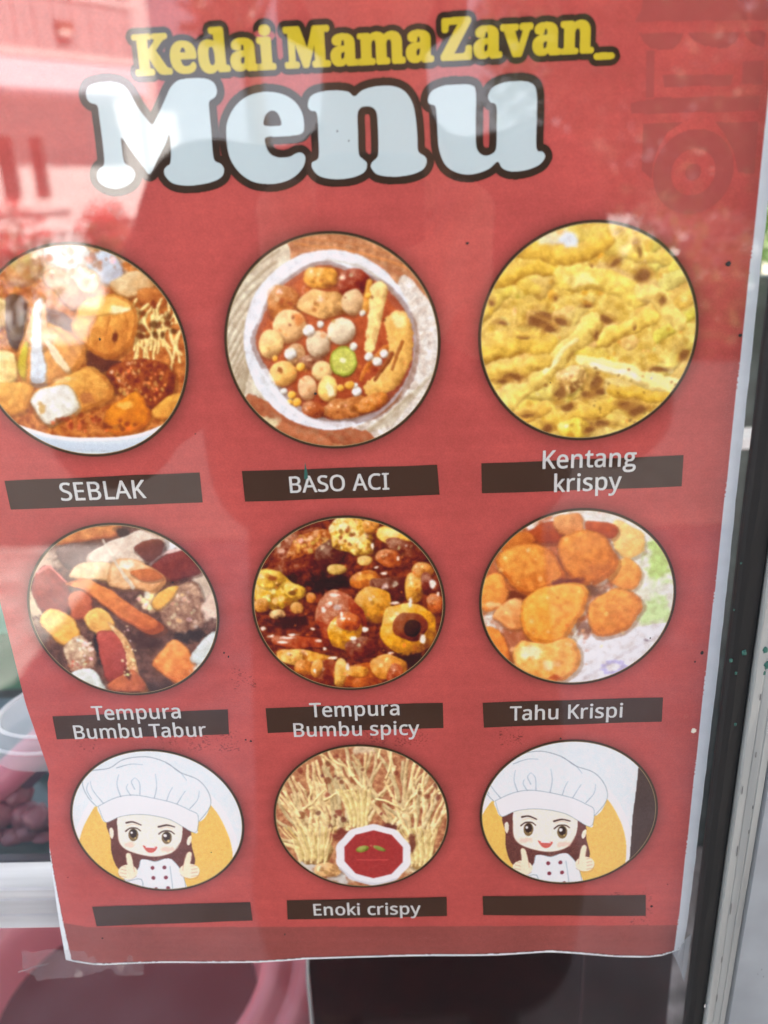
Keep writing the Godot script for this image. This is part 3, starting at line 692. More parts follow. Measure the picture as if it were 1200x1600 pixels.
	var ph := Node3D.new(); ph.name = "phone"; add_child(ph); ph.transform = Transform3D(Basis(cr, cu, cb).orthonormalized(), phone_c)
	tag(ph, "dark phone held upright in both hands facing the glass", "phone")
	var case_ := new_st()
	var rings := []
	for q in [[-0.004, 0.93], [-0.0032, 0.985], [0.0, 1.0], [0.0032, 0.985], [0.004, 0.93]]:
		var r := PackedVector3Array()
		for k in 32:
			var a := TAU * k / 32; var cx := signf(cos(a)) * pow(absf(cos(a)), 0.28); var sy := signf(sin(a)) * pow(absf(sin(a)), 0.28)
			r.append(Vector3(cx * (0.0375 - 0.004 * (1 - q[1]) * 10), sy * (0.0765 - 0.004 * (1 - q[1]) * 10), q[0]))
		rings.append(r)
	loft(case_, rings)
	obj("phone_case", case_, mat(0.02, 0.02, 0.024, 0.35), ph)
	var scr := new_st(); bx(scr, Vector3(-0.034, -0.072, 0.0041), Vector3(0.034, 0.072, 0.0045)); obj("phone_screen", scr, mat(0.02, 0.02, 0.02, 0.1), ph)


# ---------------------------------------------------------------- the menu sheet
const BLACK := 0.010
const LIGHT := 0.98
const DISC_R := 0.03811
const TOP := 1.383     # the sheet's upper edge
const FOOT := 0.958    # and the lowest point of its wavy lower edge


func left_edge(y: float) -> float:   # the sheet was trimmed by hand: its left edge wanders
	var k := [[1.40, -0.1395], [1.156, -0.1389], [1.1086, -0.1374], [1.078, -0.1340], [1.0722, -0.1336], [1.0702, -0.1350], [1.0319, -0.1415], [1.000, -0.1446], [0.9604, -0.1480], [0.94, -0.149]]
	for i in k.size() - 1:
		if y <= k[i][0] and y >= k[i + 1][0]: return lerpf(k[i + 1][1], k[i][1], (y - k[i + 1][0]) / (k[i][0] - k[i + 1][0]))
	return k[0][1] if y > 1.3 else -0.149


func right_edge(y: float) -> float: return 0.1470 + clampf((y - 1.05) * 0.012, -0.0012, 0.0008) + 0.0003 * noise.get_noise_1d(y * 3000)


func lower_edge(x: float) -> float:
	var k := [Vector2(-0.14801, 0.96040), Vector2(-0.11550, 0.96102), Vector2(-0.08476, 0.96126), Vector2(-0.05408, 0.96271), Vector2(-0.02964, 0.96465), Vector2(0.00055, 0.96449), Vector2(0.03063, 0.96551), Vector2(0.06051, 0.96574), Vector2(0.08428, 0.96687), Vector2(0.09918, 0.96462), Vector2(0.11410, 0.96237), Vector2(0.12891, 0.96210), Vector2(0.13620, 0.96353), Vector2(0.14190, 0.96617), Vector2(0.15060, 0.96756)]
	for i in k.size() - 1:
		if x <= k[i + 1].x: return lerpf(k[i].y, k[i + 1].y, clampf((x - k[i].x) / (k[i + 1].x - k[i].x), 0, 1))
	return k[-1].y


func sheet_depth(x: float, y: float) -> float:   # flat against the pane but for its loose margins
	var z := 0.0
	z -= 0.004 * pow(clampf((1.010 - y) / 0.06, 0, 1), 2.0) * (0.35 + 0.65 * clampf((-x - 0.02) / 0.12, 0, 1))
	z -= 0.004 * pow(clampf((-x - 0.128) / 0.02, 0, 1), 1.5) * clampf((1.10 - y) / 0.1, 0, 1)
	z -= 0.0016 * clampf((0.975 - y) / 0.016, 0, 1) * (0.5 + 0.5 * sin(x * 62.0 + 1.3))
	z -= 0.003 * pow(clampf((x - 0.138) / 0.01, 0, 1), 2.0) * clampf((0.985 - y) / 0.03, 0, 1)
	return z


func sheet_print(discs: Array, bars: Array) -> StandardMaterial3D:   # red ground, white margin, the dark band at the foot and the soft dark halo printed round each picture
	var w := 900; var h := 1276
	var im := PackedByteArray(); im.resize(w * h * 3)
	var table := ink_table()
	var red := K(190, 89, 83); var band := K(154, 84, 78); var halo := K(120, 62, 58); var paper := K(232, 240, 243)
	# patches where the print is rubbed: a line of scuffs above the lowest row, and the lower corner
	var smudge := PackedByteArray(); smudge.resize(30 * 44); smudge.fill(0)
	for q in [[6, 29], [7, 29], [8, 29], [9, 29], [15, 29], [16, 29], [17, 29], [24, 28], [25, 28], [26, 28], [3, 29], [26, 38], [27, 38], [27, 39], [10, 26], [21, 29]]: smudge[q[0] + q[1] * 30] = 1
	for j in h:
		var y := TOP - (j + 0.5) / h * 0.4253
		var xl := left_edge(y)
		var edge_l := xl - 0.01
		if y < 1.0345: edge_l = xl + 0.0032 * clampf((1.0345 - y) / 0.07, 0, 1) + 0.0002 * fine.get_noise_1d(y * 9000)
		var edge_r := 0.14195 + clampf((y - 1.0) * 0.008, -0.001, 0.0024) + 0.00012 * fine.get_noise_1d(y * 7000)
		var edge_y := 0.0
		for i in w:
			var x := -0.15 + (i + 0.5) / w * 0.3
			if i % 4 == 0: edge_y = lower_edge(x) + 0.0011 + 0.0002 * fine.get_noise_1d(x * 9000)
			var c := red
			if y + 0.014 * x < 0.985: c = band
			var n := 1.0 + 0.030 * noise.get_noise_2d(x * 9000, y * 9000) + 0.022 * fine.get_noise_2d(x * 24000, y * 9000) + 0.02 * sin(y * 5200.0) * fine.get_noise_2d(x * 300, y * 9000) + (rng.randf() - 0.5) * 0.085 + 0.06 * noise.get_noise_2d(x * 900, y * 700) + 0.035 * noise.get_noise_2d(x * 250 + 50, y * 5200)
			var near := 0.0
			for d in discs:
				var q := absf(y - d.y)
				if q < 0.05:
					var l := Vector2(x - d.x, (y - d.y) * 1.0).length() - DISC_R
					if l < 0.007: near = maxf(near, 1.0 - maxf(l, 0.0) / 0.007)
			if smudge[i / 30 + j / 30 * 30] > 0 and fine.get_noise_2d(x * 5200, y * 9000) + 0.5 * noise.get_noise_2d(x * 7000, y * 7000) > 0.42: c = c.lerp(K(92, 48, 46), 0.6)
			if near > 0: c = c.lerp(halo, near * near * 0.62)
			if x < edge_l or x > edge_r or y < edge_y:
				c = paper; n = 1.0 + 0.02 * noise.get_noise_2d(x * 6000, y * 6000)
			elif x < edge_l + 0.0003 and y < 1.03: c = red.darkened(0.3)
			elif y < edge_y + 0.0004: c = band.darkened(0.45)
			var k := (j * w + i) * 3
			im[k] = table[clampi(int(c.r * n * 255.0), 0, 255)]; im[k + 1] = table[clampi(int(c.g * n * 255.0), 0, 255)]; im[k + 2] = table[clampi(int(c.b * n * 255.0), 0, 255)]
	var m := StandardMaterial3D.new()
	m.albedo_texture = ImageTexture.create_from_image(Image.create_from_data(w, h, false, Image.FORMAT_RGB8, im))
	m.roughness = 0.55; m.metallic_specular = 0.3; m.texture_repeat = false
	var cr := FastNoiseLite.new(); cr.seed = 5; cr.frequency = 0.009; cr.fractal_octaves = 3; cr.noise_type = FastNoiseLite.TYPE_SIMPLEX
	var ct := NoiseTexture2D.new(); ct.noise = cr; ct.width = 512; ct.height = 512; ct.as_normal_map = true; ct.bump_strength = 3.0
	m.normal_enabled = true; m.normal_texture = ct; m.normal_scale = 0.35
	m.backlight_enabled = true; m.backlight = Color(0.16, 0.16, 0.16)
	return m


func sheet_mesh() -> ArrayMesh:
	var nx := 60; var ny := 90
	var v := PackedVector3Array(); var uv := PackedVector2Array(); var idx := PackedInt32Array()
	for j in ny + 1:
		for i in nx + 1:
			var s := float(i) / nx; var t := float(j) / ny
			var y := TOP - 0.4 * t
			var x := lerpf(left_edge(y), right_edge(y), s)
			for k in 3:
				y = lerpf(TOP, lower_edge(x), t)
				x = lerpf(left_edge(y), right_edge(y), s)
			v.append(Vector3(x, y, sheet_depth(x, y)))
			uv.append(Vector2((x + 0.15) / 0.3, (TOP - y) / 0.4253))
	for j in ny:
		for i in nx:
			var a := j * (nx + 1) + i
			for q in [a, a + 1, a + nx + 2, a, a + nx + 2, a + nx + 1]: idx.append(q)
	var tool := SurfaceTool.new()
	var arr := []; arr.resize(Mesh.ARRAY_MAX); arr[Mesh.ARRAY_VERTEX] = v; arr[Mesh.ARRAY_TEX_UV] = uv; arr[Mesh.ARRAY_INDEX] = idx
	tool.create_from_arrays(arr); tool.generate_normals()
	return tool.commit()


func disc_mesh(to_picture: Transform2D, z: float, n := 72) -> ArrayMesh:   # round print; to_picture: metres from its middle -> the picture's 0..1
	var v := PackedVector3Array(); var uv := PackedVector2Array(); var nn := PackedVector3Array(); var idx := PackedInt32Array()
	var c := to_picture.origin
	v.append(Vector3(c.x, c.y, z)); uv.append(Vector2(0.5, 0.5)); nn.append(Vector3.BACK)
	for i in n:
		var d := Vector2(cos(-TAU * i / n), sin(-TAU * i / n)) * DISC_R
		v.append(Vector3(c.x + d.x, c.y + d.y, z)); nn.append(Vector3.BACK)
		var q := to_picture.basis_xform(d)
		uv.append(Vector2(0.5, 0.5) + q.limit_length(1.0) * 0.5)
		for k in [0, i + 1, (i + 1) % n + 1]: idx.append(k)
	var arr := []; arr.resize(Mesh.ARRAY_MAX); arr[Mesh.ARRAY_VERTEX] = v; arr[Mesh.ARRAY_TEX_UV] = uv; arr[Mesh.ARRAY_NORMAL] = nn; arr[Mesh.ARRAY_INDEX] = idx
	var m := ArrayMesh.new(); m.add_surface_from_arrays(Mesh.PRIMITIVE_TRIANGLES, arr)
	return m


func ring_mesh(c: Vector2, r0: float, r1: float, z: float, a0 := 0.0, a1 := TAU) -> ArrayMesh:
	var v := PackedVector3Array(); var nn := PackedVector3Array()
	var n := 96
	for i in n:
		var a := lerpf(a1, a0, float(i) / n); var b := lerpf(a1, a0, float(i + 1) / n)
		var p := Vector3(cos(a), sin(a), 0); var q := Vector3(cos(b), sin(b), 0); var o := Vector3(c.x, c.y, z)
		for t in [o + p * r1, o + q * r1, o + q * r0, o + p * r1, o + q * r0, o + p * r0]: v.append(t); nn.append(Vector3.BACK)
	var arr := []; arr.resize(Mesh.ARRAY_MAX); arr[Mesh.ARRAY_VERTEX] = v; arr[Mesh.ARRAY_NORMAL] = nn
	var m := ArrayMesh.new(); m.add_surface_from_arrays(Mesh.PRIMITIVE_TRIANGLES, arr)
	return m


func print_mat(c: Color) -> StandardMaterial3D:
	var m := StandardMaterial3D.new(); m.albedo_color = ink_color(c); m.roughness = 0.6; m.metallic_specular = 0.3
	return m


func build_poster():
	var p := base("menu_poster", Vector3(0, FOOT, 0))
	tag(p, "red printed menu sheet with round food pictures taped behind the glass", "poster")
	# middle of each round picture on the sheet, and the directions in which its picture runs
	var places := [Transform2D(Vector2(25.4887, -0.9631), Vector2(-4.1629, -25.9505), Vector2(-0.09000, 1.25326)), Transform2D(Vector2(26.1354, -0.9758), Vector2(-1.6073, -26.1426), Vector2(0.00000, 1.25326)), Transform2D(Vector2(26.4872, -0.9804), Vector2(1.0682, -26.1107), Vector2(0.09000, 1.25326)), Transform2D(Vector2(25.8818, -0.8062), Vector2(-3.7850, -26.4639), Vector2(-0.09000, 1.15000)), Transform2D(Vector2(26.4176, -0.8050), Vector2(-1.4547, -26.2697), Vector2(0.00000, 1.15000)), Transform2D(Vector2(26.0903, -0.8012), Vector2(0.9421, -25.9944), Vector2(0.09000, 1.15000)), Transform2D(Vector2(25.8236, -0.6127), Vector2(-3.4188, -25.7255), Vector2(-0.09000, 1.04674)), Transform2D(Vector2(26.0363, -0.6336), Vector2(-1.2979, -26.4491), Vector2(0.00000, 1.04674)), Transform2D(Vector2(26.2554, -0.6407), Vector2(0.8583, -26.5889), Vector2(0.09000, 1.04674))]
	var middles := []
	for t in places: middles.append(t.origin)
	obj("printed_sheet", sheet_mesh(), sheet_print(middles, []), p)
	var dark := print_mat(K(84, 66, 54)); var brown := print_mat(K(74, 55, 45)); var white := print_mat(K(214, 218, 214)); var ring_m := print_mat(K(74, 58, 44)); var gold := print_mat(K(160, 142, 100))
	# the faint food cart in the corner
	var cart := print_mat(K(171, 86, 81))
	var cz := 0.00010
	var cs := []
	for poly in [[Vector2(0.10074, 1.34990), Vector2(0.10119, 1.35095), Vector2(0.10266, 1.35355), Vector2(0.10286, 1.35732), Vector2(0.14178, 1.35559), Vector2(0.14149, 1.34861)], [Vector2(0.10222, 1.34676), Vector2(0.11603, 1.34624), Vector2(0.11536, 1.34379), Vector2(0.11334, 1.34194), Vector2(0.10991, 1.34154), Vector2(0.10595, 1.34241), Vector2(0.10366, 1.34430)], [Vector2(0.11733, 1.34610), Vector2(0.13369, 1.34562), Vector2(0.13266, 1.34304), Vector2(0.13022, 1.34152), Vector2(0.12765, 1.34140), Vector2(0.12282, 1.34231), Vector2(0.11923, 1.34401)], [Vector2(0.13497, 1.34564), Vector2(0.14162, 1.34551), Vector2(0.14146, 1.34111), Vector2(0.13835, 1.34202), Vector2(0.13603, 1.34367)], [Vector2(0.10477, 1.34184), Vector2(0.10738, 1.34173), Vector2(0.10802, 1.32820), Vector2(0.10546, 1.32815)], [Vector2(0.11040, 1.33451), Vector2(0.13271, 1.33371), Vector2(0.13214, 1.33055), Vector2(0.11107, 1.33113)], [Vector2(0.13529, 1.33747), Vector2(0.14196, 1.33734), Vector2(0.14211, 1.33044), Vector2(0.13559, 1.33104)], [Vector2(0.10077, 1.32689), Vector2(0.10909, 1.32804), Vector2(0.14175, 1.32725), Vector2(0.14171, 1.32280), Vector2(0.10122, 1.32361)], [Vector2(0.10514, 1.32058), Vector2(0.11804, 1.32053), Vector2(0.11335, 1.31784), Vector2(0.11053, 1.31338), Vector2(0.10906, 1.30838), Vector2(0.10892, 1.30370), Vector2(0.10548, 1.30641)], [Vector2(0.12829, 1.32002), Vector2(0.14206, 1.31952), Vector2(0.14239, 1.30383), Vector2(0.13712, 1.30468), Vector2(0.13491, 1.31111), Vector2(0.13174, 1.31624)]]:
		cs.append([PackedVector2Array(poly)])
	var rim := PackedVector2Array(); var hub := PackedVector2Array(); var cap := PackedVector2Array()
	var wc: Vector2 = Vector2(0.12240, 1.30523)
	for k in 48:
		var d := Vector2(cos(TAU * k / 48), sin(TAU * k / 48)); rim.append(wc + d * 0.0131); hub.append(wc + d * 0.0072); cap.append(wc + d * 0.0026)
	cs.append([rim, hub]); cs.append([cap])
	var emblem := obj("cart_emblem", scan(cs, cz, 0.0004), cart, p)
	emblem.set_meta("label", "faint dark red food cart printed in the upper corner")
	# nine round pictures, each with its thin printed ring
	var painters := [paint_seblak, paint_baso, paint_fries, paint_tabur, paint_spicy, paint_tahu, paint_chef.bind(0, 0, 703, 400, 388, 320, false), paint_enoki, paint_chef.bind(0, 0, 771, 390, 394, 316, true)]
	var seen := ["round picture of dumplings and noodles in orange soup", "round picture of white bowl of meatball soup with half a lime", "round picture of pale yellow fried potato strips", "round picture of browned sausages and fried pieces", "round picture of dark glossy sauced rings and pieces", "round picture of orange fried tofu lumps on a plate", "round cartoon of a cook with both thumbs up, whole", "round picture of fried stringy mushrooms round a red dip bowl", "round cartoon of a cook with a dark strip at its edge"]
	for k in 9:
		painters[k].call()
		var o := obj("round_picture", disc_mesh(places[k], 0.00014), picture([4, 4, 5, 4, 4, 5, 1, 3, 1][k]), p)
		o.set_meta("label", seen[k])
		obj("picture_ring", ring_mesh(middles[k], DISC_R - 0.0006, DISC_R + 0.0003, 0.00022), ring_m, o)
		obj("picture_ring", ring_mesh(middles[k], DISC_R - 0.00085, DISC_R - 0.0006, 0.00020), gold, o)
	# nine name bars, seven with their lettering
	var bars := [[Vector2(-0.12725, 1.20662), Vector2(-0.05274, 1.20737), Vector2(-0.05290, 1.19538), Vector2(-0.12704, 1.19499)], [Vector2(-0.03680, 1.20733), Vector2(0.03624, 1.20732), Vector2(0.03697, 1.19544), Vector2(-0.03678, 1.19509)], [Vector2(0.05261, 1.20726), Vector2(0.12686, 1.20790), Vector2(0.12710, 1.19570), Vector2(0.05283, 1.19542)], [Vector2(-0.12713, 1.10241), Vector2(-0.05285, 1.10380), Vector2(-0.05358, 1.09156), Vector2(-0.12721, 1.09097)], [Vector2(-0.03702, 1.10399), Vector2(0.03661, 1.10457), Vector2(0.03667, 1.09230), Vector2(-0.03715, 1.09176)], [Vector2(0.05294, 1.10412), Vector2(0.12662, 1.10466), Vector2(0.12691, 1.09298), Vector2(0.05346, 1.09200)], [Vector2(-0.12660, 0.99976), Vector2(-0.05319, 1.00106), Vector2(-0.05304, 0.99008), Vector2(-0.12634, 0.98809)], [Vector2(-0.03637, 1.00164), Vector2(0.03659, 1.00216), Vector2(0.03656, 0.99092), Vector2(-0.03683, 0.99032)], [Vector2(0.05280, 1.00218), Vector2(0.12614, 1.00137), Vector2(0.12691, 0.98908), Vector2(0.05308, 0.99115)]]
	var names := [[["SEBLAK", Vector2(-0.10666, 1.19795), Vector2(-0.07415, 1.19802)]], [["BASO ACI", Vector2(-0.01921, 1.19823), Vector2(0.01803, 1.19838)]], [["Kentang", Vector2(0.07536, 1.20448), Vector2(0.10954, 1.20443)], ["krispy", Vector2(0.07987, 1.19514), Vector2(0.10462, 1.19545)]], [["Tempura", Vector2(-0.11007, 1.10021), Vector2(-0.07293, 1.10014)], ["Bumbu Tabur", Vector2(-0.11921, 1.09108), Vector2(-0.06317, 1.09086)]], [["Tempura", Vector2(-0.01866, 1.09913), Vector2(0.01845, 1.09920)], ["Bumbu spicy", Vector2(-0.02609, 1.08971), Vector2(0.02644, 1.08942)]], [["Tahu Krispi", Vector2(0.06433, 1.09531), Vector2(0.11047, 1.09560)]], [], [["Enoki crispy", Vector2(-0.02438, 0.99273), Vector2(0.02444, 0.99249)]], []]
	for k in 9:
		var poly := PackedVector2Array()
		for i in 4:
			for s in 6: poly.append(bars[k][i].lerp(bars[k][(i + 1) % 4], s / 6.0) + Vector2(0, 0.0001) * sin(s * 2.0 + k))
		var sheet := 0.00016 if k < 6 else 0.00018
		var bar := obj("name_bar", flat_poly(poly, sheet), brown, p)
		if names[k].is_empty(): bar.set_meta("label", "blank dark name bar below a cartoon cook")
		for line in names[k]:
			var g := glyphs(line[0], "Droid Sans", 400)
			var word := obj("lettering", scan(grown(set_line(g[0], line[1], line[2]), 0.00011), 0.00030, 0.00010), white, bar)
			word.set_meta("label", "white lettering reading " + line[0])
	# the big title: fat rounded white letters on a dark outline
	var m_: Array = [PackedVector2Array([Vector2(-0.07472, 1.33743), Vector2(-0.07349, 1.33928), Vector2(-0.07019, 1.34008), Vector2(-0.06621, 1.34015), Vector2(-0.06271, 1.33917), Vector2(-0.06060, 1.33683), Vector2(-0.05868, 1.33257), Vector2(-0.05619, 1.32884), Vector2(-0.05463, 1.32708), Vector2(-0.05307, 1.32871), Vector2(-0.04992, 1.33339), Vector2(-0.04728, 1.33745), Vector2(-0.04451, 1.33957), Vector2(-0.04051, 1.33999), Vector2(-0.03580, 1.33979), Vector2(-0.03305, 1.33849), Vector2(-0.03225, 1.33621), Vector2(-0.03298, 1.33435), Vector2(-0.03497, 1.33312), Vector2(-0.03534, 1.33098), Vector2(-0.03541, 1.32432), Vector2(-0.03561, 1.31756), Vector2(-0.03520, 1.31518), Vector2(-0.03328, 1.31410), Vector2(-0.03244, 1.31244), Vector2(-0.03343, 1.31021), Vector2(-0.03742, 1.30860), Vector2(-0.04433, 1.30787), Vector2(-0.04970, 1.30872), Vector2(-0.05215, 1.31098), Vector2(-0.05243, 1.31301), Vector2(-0.05132, 1.31422), Vector2(-0.05013, 1.31505), Vector2(-0.04947, 1.31813), Vector2(-0.04930, 1.32368), Vector2(-0.05083, 1.32116), Vector2(-0.05415, 1.31646), Vector2(-0.05733, 1.31207), Vector2(-0.05922, 1.31417), Vector2(-0.06258, 1.31930), Vector2(-0.06522, 1.32348), Vector2(-0.06559, 1.32004), Vector2(-0.06538, 1.31592), Vector2(-0.06317, 1.31420), Vector2(-0.06230, 1.31215), Vector2(-0.06382, 1.30968), Vector2(-0.06762, 1.30805), Vector2(-0.07172, 1.30822), Vector2(-0.07473, 1.31013), Vector2(-0.07517, 1.31255), Vector2(-0.07406, 1.31440), Vector2(-0.07220, 1.31583), Vector2(-0.07173, 1.32154), Vector2(-0.07161, 1.33010), Vector2(-0.07177, 1.33336), Vector2(-0.07376, 1.33428), Vector2(-0.07476, 1.33552)])]
	var e_: Array = [PackedVector2Array([Vector2(-0.03048, 1.32412), Vector2(-0.02912, 1.32819), Vector2(-0.02623, 1.33179), Vector2(-0.02203, 1.33424), Vector2(-0.01669, 1.33508), Vector2(-0.01149, 1.33426), Vector2(-0.00759, 1.33208), Vector2(-0.00533, 1.32875), Vector2(-0.00482, 1.32487), Vector2(-0.00567, 1.32235), Vector2(-0.00918, 1.32176), Vector2(-0.01386, 1.32171), Vector2(-0.01776, 1.32151), Vector2(-0.01774, 1.31868), Vector2(-0.01646, 1.31640), Vector2(-0.01372, 1.31529), Vector2(-0.01035, 1.31540), Vector2(-0.00785, 1.31641), Vector2(-0.00611, 1.31634), Vector2(-0.00514, 1.31494), Vector2(-0.00601, 1.31223), Vector2(-0.00879, 1.30946), Vector2(-0.01299, 1.30773), Vector2(-0.01779, 1.30730), Vector2(-0.02314, 1.30827), Vector2(-0.02759, 1.31148), Vector2(-0.03031, 1.31672)]), PackedVector2Array([Vector2(-0.01805, 1.32566), Vector2(-0.01731, 1.32805), Vector2(-0.01587, 1.32931), Vector2(-0.01440, 1.32949), Vector2(-0.01303, 1.32847), Vector2(-0.01227, 1.32639), Vector2(-0.01238, 1.32506), Vector2(-0.01399, 1.32489), Vector2(-0.01691, 1.32501)])]
	var n_: Array = [PackedVector2Array([Vector2(-0.00316, 1.33044), Vector2(-0.00229, 1.33291), Vector2(0.00029, 1.33417), Vector2(0.00514, 1.33459), Vector2(0.00993, 1.33401), Vector2(0.01206, 1.33255), Vector2(0.01491, 1.33430), Vector2(0.01962, 1.33521), Vector2(0.02442, 1.33501), Vector2(0.02820, 1.33336), Vector2(0.03057, 1.33001), Vector2(0.03155, 1.32556), Vector2(0.03195, 1.31980), Vector2(0.03211, 1.31541), Vector2(0.03431, 1.31362), Vector2(0.03483, 1.31190), Vector2(0.03336, 1.30960), Vector2(0.02908, 1.30819), Vector2(0.02340, 1.30790), Vector2(0.01848, 1.30876), Vector2(0.01645, 1.31096), Vector2(0.01680, 1.31252), Vector2(0.01842, 1.31389), Vector2(0.01906, 1.31582), Vector2(0.01923, 1.32290), Vector2(0.01900, 1.32736), Vector2(0.01769, 1.32905), Vector2(0.01564, 1.32952), Vector2(0.01368, 1.32897), Vector2(0.01274, 1.32699), Vector2(0.01262, 1.32190), Vector2(0.01257, 1.31544), Vector2(0.01389, 1.31368), Vector2(0.01510, 1.31232), Vector2(0.01412, 1.30973), Vector2(0.00993, 1.30818), Vector2(0.00422, 1.30789), Vector2(-0.00069, 1.30902), Vector2(-0.00295, 1.31136), Vector2(-0.00296, 1.31333), Vector2(-0.00072, 1.31494), Vector2(-0.00040, 1.32180), Vector2(-0.00040, 1.32805), Vector2(-0.00242, 1.32902)])]
	var u_: Array = [PackedVector2Array([Vector2(0.03569, 1.33067), Vector2(0.03697, 1.33299), Vector2(0.04083, 1.33443), Vector2(0.04562, 1.33460), Vector2(0.04971, 1.33418), Vector2(0.05107, 1.33226), Vector2(0.05104, 1.32537), Vector2(0.05101, 1.31772), Vector2(0.05169, 1.31460), Vector2(0.05393, 1.31307), Vector2(0.05645, 1.31362), Vector2(0.05770, 1.31551), Vector2(0.05781, 1.32192), Vector2(0.05765, 1.32786), Vector2(0.05572, 1.32907), Vector2(0.05503, 1.33085), Vector2(0.05640, 1.33315), Vector2(0.05993, 1.33448), Vector2(0.06469, 1.33477), Vector2(0.06878, 1.33398), Vector2(0.07046, 1.33144), Vector2(0.07074, 1.32454), Vector2(0.07080, 1.31471), Vector2(0.07291, 1.31346), Vector2(0.07364, 1.31187), Vector2(0.07201, 1.30972), Vector2(0.06784, 1.30819), Vector2(0.06293, 1.30786), Vector2(0.05969, 1.30905), Vector2(0.05813, 1.31107), Vector2(0.05519, 1.30897), Vector2(0.05026, 1.30759), Vector2(0.04533, 1.30806), Vector2(0.04114, 1.31060), Vector2(0.03898, 1.31564), Vector2(0.03854, 1.32209), Vector2(0.03811, 1.32819), Vector2(0.03620, 1.32927)])]
	var title := []
	for l in [m_, e_, n_, u_]:
		var s := []
		for c in l: s.append(smooth(c, 5))
		title.append(s)
	obj("title_outline", scan(grown(title, 0.00245), 0.00018, 0.00022), dark_of(K(62, 48, 38)), p).set_meta("label", "thick dark outline round the white title")
	for k in 4: obj("title_letter", scan([title[k]], 0.00030, 0.00016), print_mat(K(194, 213, 215)), p).set_meta("label", "fat white printed letter " + "Menu"[k])
	# the shop's name in yellow above it
	var shop := []
	for line in [["Kedai", Vector2(-0.05737, 1.34188), Vector2(-0.01290, 1.34182), 1.0], ["Mama", Vector2(-0.00918, 1.34193), Vector2(0.03744, 1.34184), 1.0], ["Zavan", Vector2(0.04049, 1.34199), Vector2(0.08776, 1.34221), 1.0]]:
		var word := set_line(glyphs(line[0], "Droid Serif", 700)[0], line[1], line[2], line[3])
		shop.append_array(grown(word, 0.00050))
	shop.append([PackedVector2Array([Vector2(0.08821, 1.34110), Vector2(0.08888, 1.34171), Vector2(0.09179, 1.34176), Vector2(0.09411, 1.34166), Vector2(0.09494, 1.34099), Vector2(0.09479, 1.34009), Vector2(0.09390, 1.33977), Vector2(0.09139, 1.33970), Vector2(0.08907, 1.33971), Vector2(0.08824, 1.34029)])])
	obj("name_outline", scan(grown(shop, 0.0018), 0.00020, 0.00020), dark_of(K(62, 48, 38)), p).set_meta("label", "dark outline round the yellow shop name")
	for s in shop: obj("name_letter", scan([s], 0.00036, 0.00014), print_mat(K(206, 188, 52)), p)


func dark_of(c: Color) -> StandardMaterial3D: return print_mat(c)


# ---------------------------------------------------------------- the printed pictures
# Drawn in the picture's own units; pic() says which ellipse of those units the round picture shows.
const N := 400
var buf := PackedFloat32Array()
var pc := Vector2.ZERO
var pr := Vector2.ONE
var sd := 0.0


func pic(cx: float, cy: float, rx: float, ry: float):
	buf.resize(N * N * 3); pc = Vector2(cx, cy); pr = Vector2(rx, ry)


func K(r: int, g: int, b: int) -> Color: return Color(r / 255.0, g / 255.0, b / 255.0)


func put(i: int, j: int, c: Color, a := 1.0):
	var k := (j * N + i) * 3
	buf[k] += (c.r - buf[k]) * a; buf[k + 1] += (c.g - buf[k + 1]) * a; buf[k + 2] += (c.b - buf[k + 2]) * a


func span(c: float, r: float, axis: int) -> Vector2i:   # texel range that covers c - r .. c + r
	var s := N / (2.0 * pr[axis])
	return Vector2i(clampi(int((c - r - pc[axis]) * s + N / 2.0), 0, N), clampi(int((c + r - pc[axis]) * s + N / 2.0) + 2, 0, N))


func at_x(i: int) -> float: return pc.x + (i + 0.5 - N / 2.0) * 2.0 * pr.x / N
func at_y(j: int) -> float: return pc.y + (j + 0.5 - N / 2.0) * 2.0 * pr.y / N


func fill(a: Color, b: Color, scale := 1.0):
	sd += 31.7
	for j in N:
		for i in N:
			var t := clampf(0.5 + 0.9 * noise.get_noise_2d(at_x(i) * scale + sd * 10, at_y(j) * scale) + 0.35 * fine.get_noise_2d(at_x(i), at_y(j) + sd), 0, 1)
			put(i, j, a.lerp(b, t))


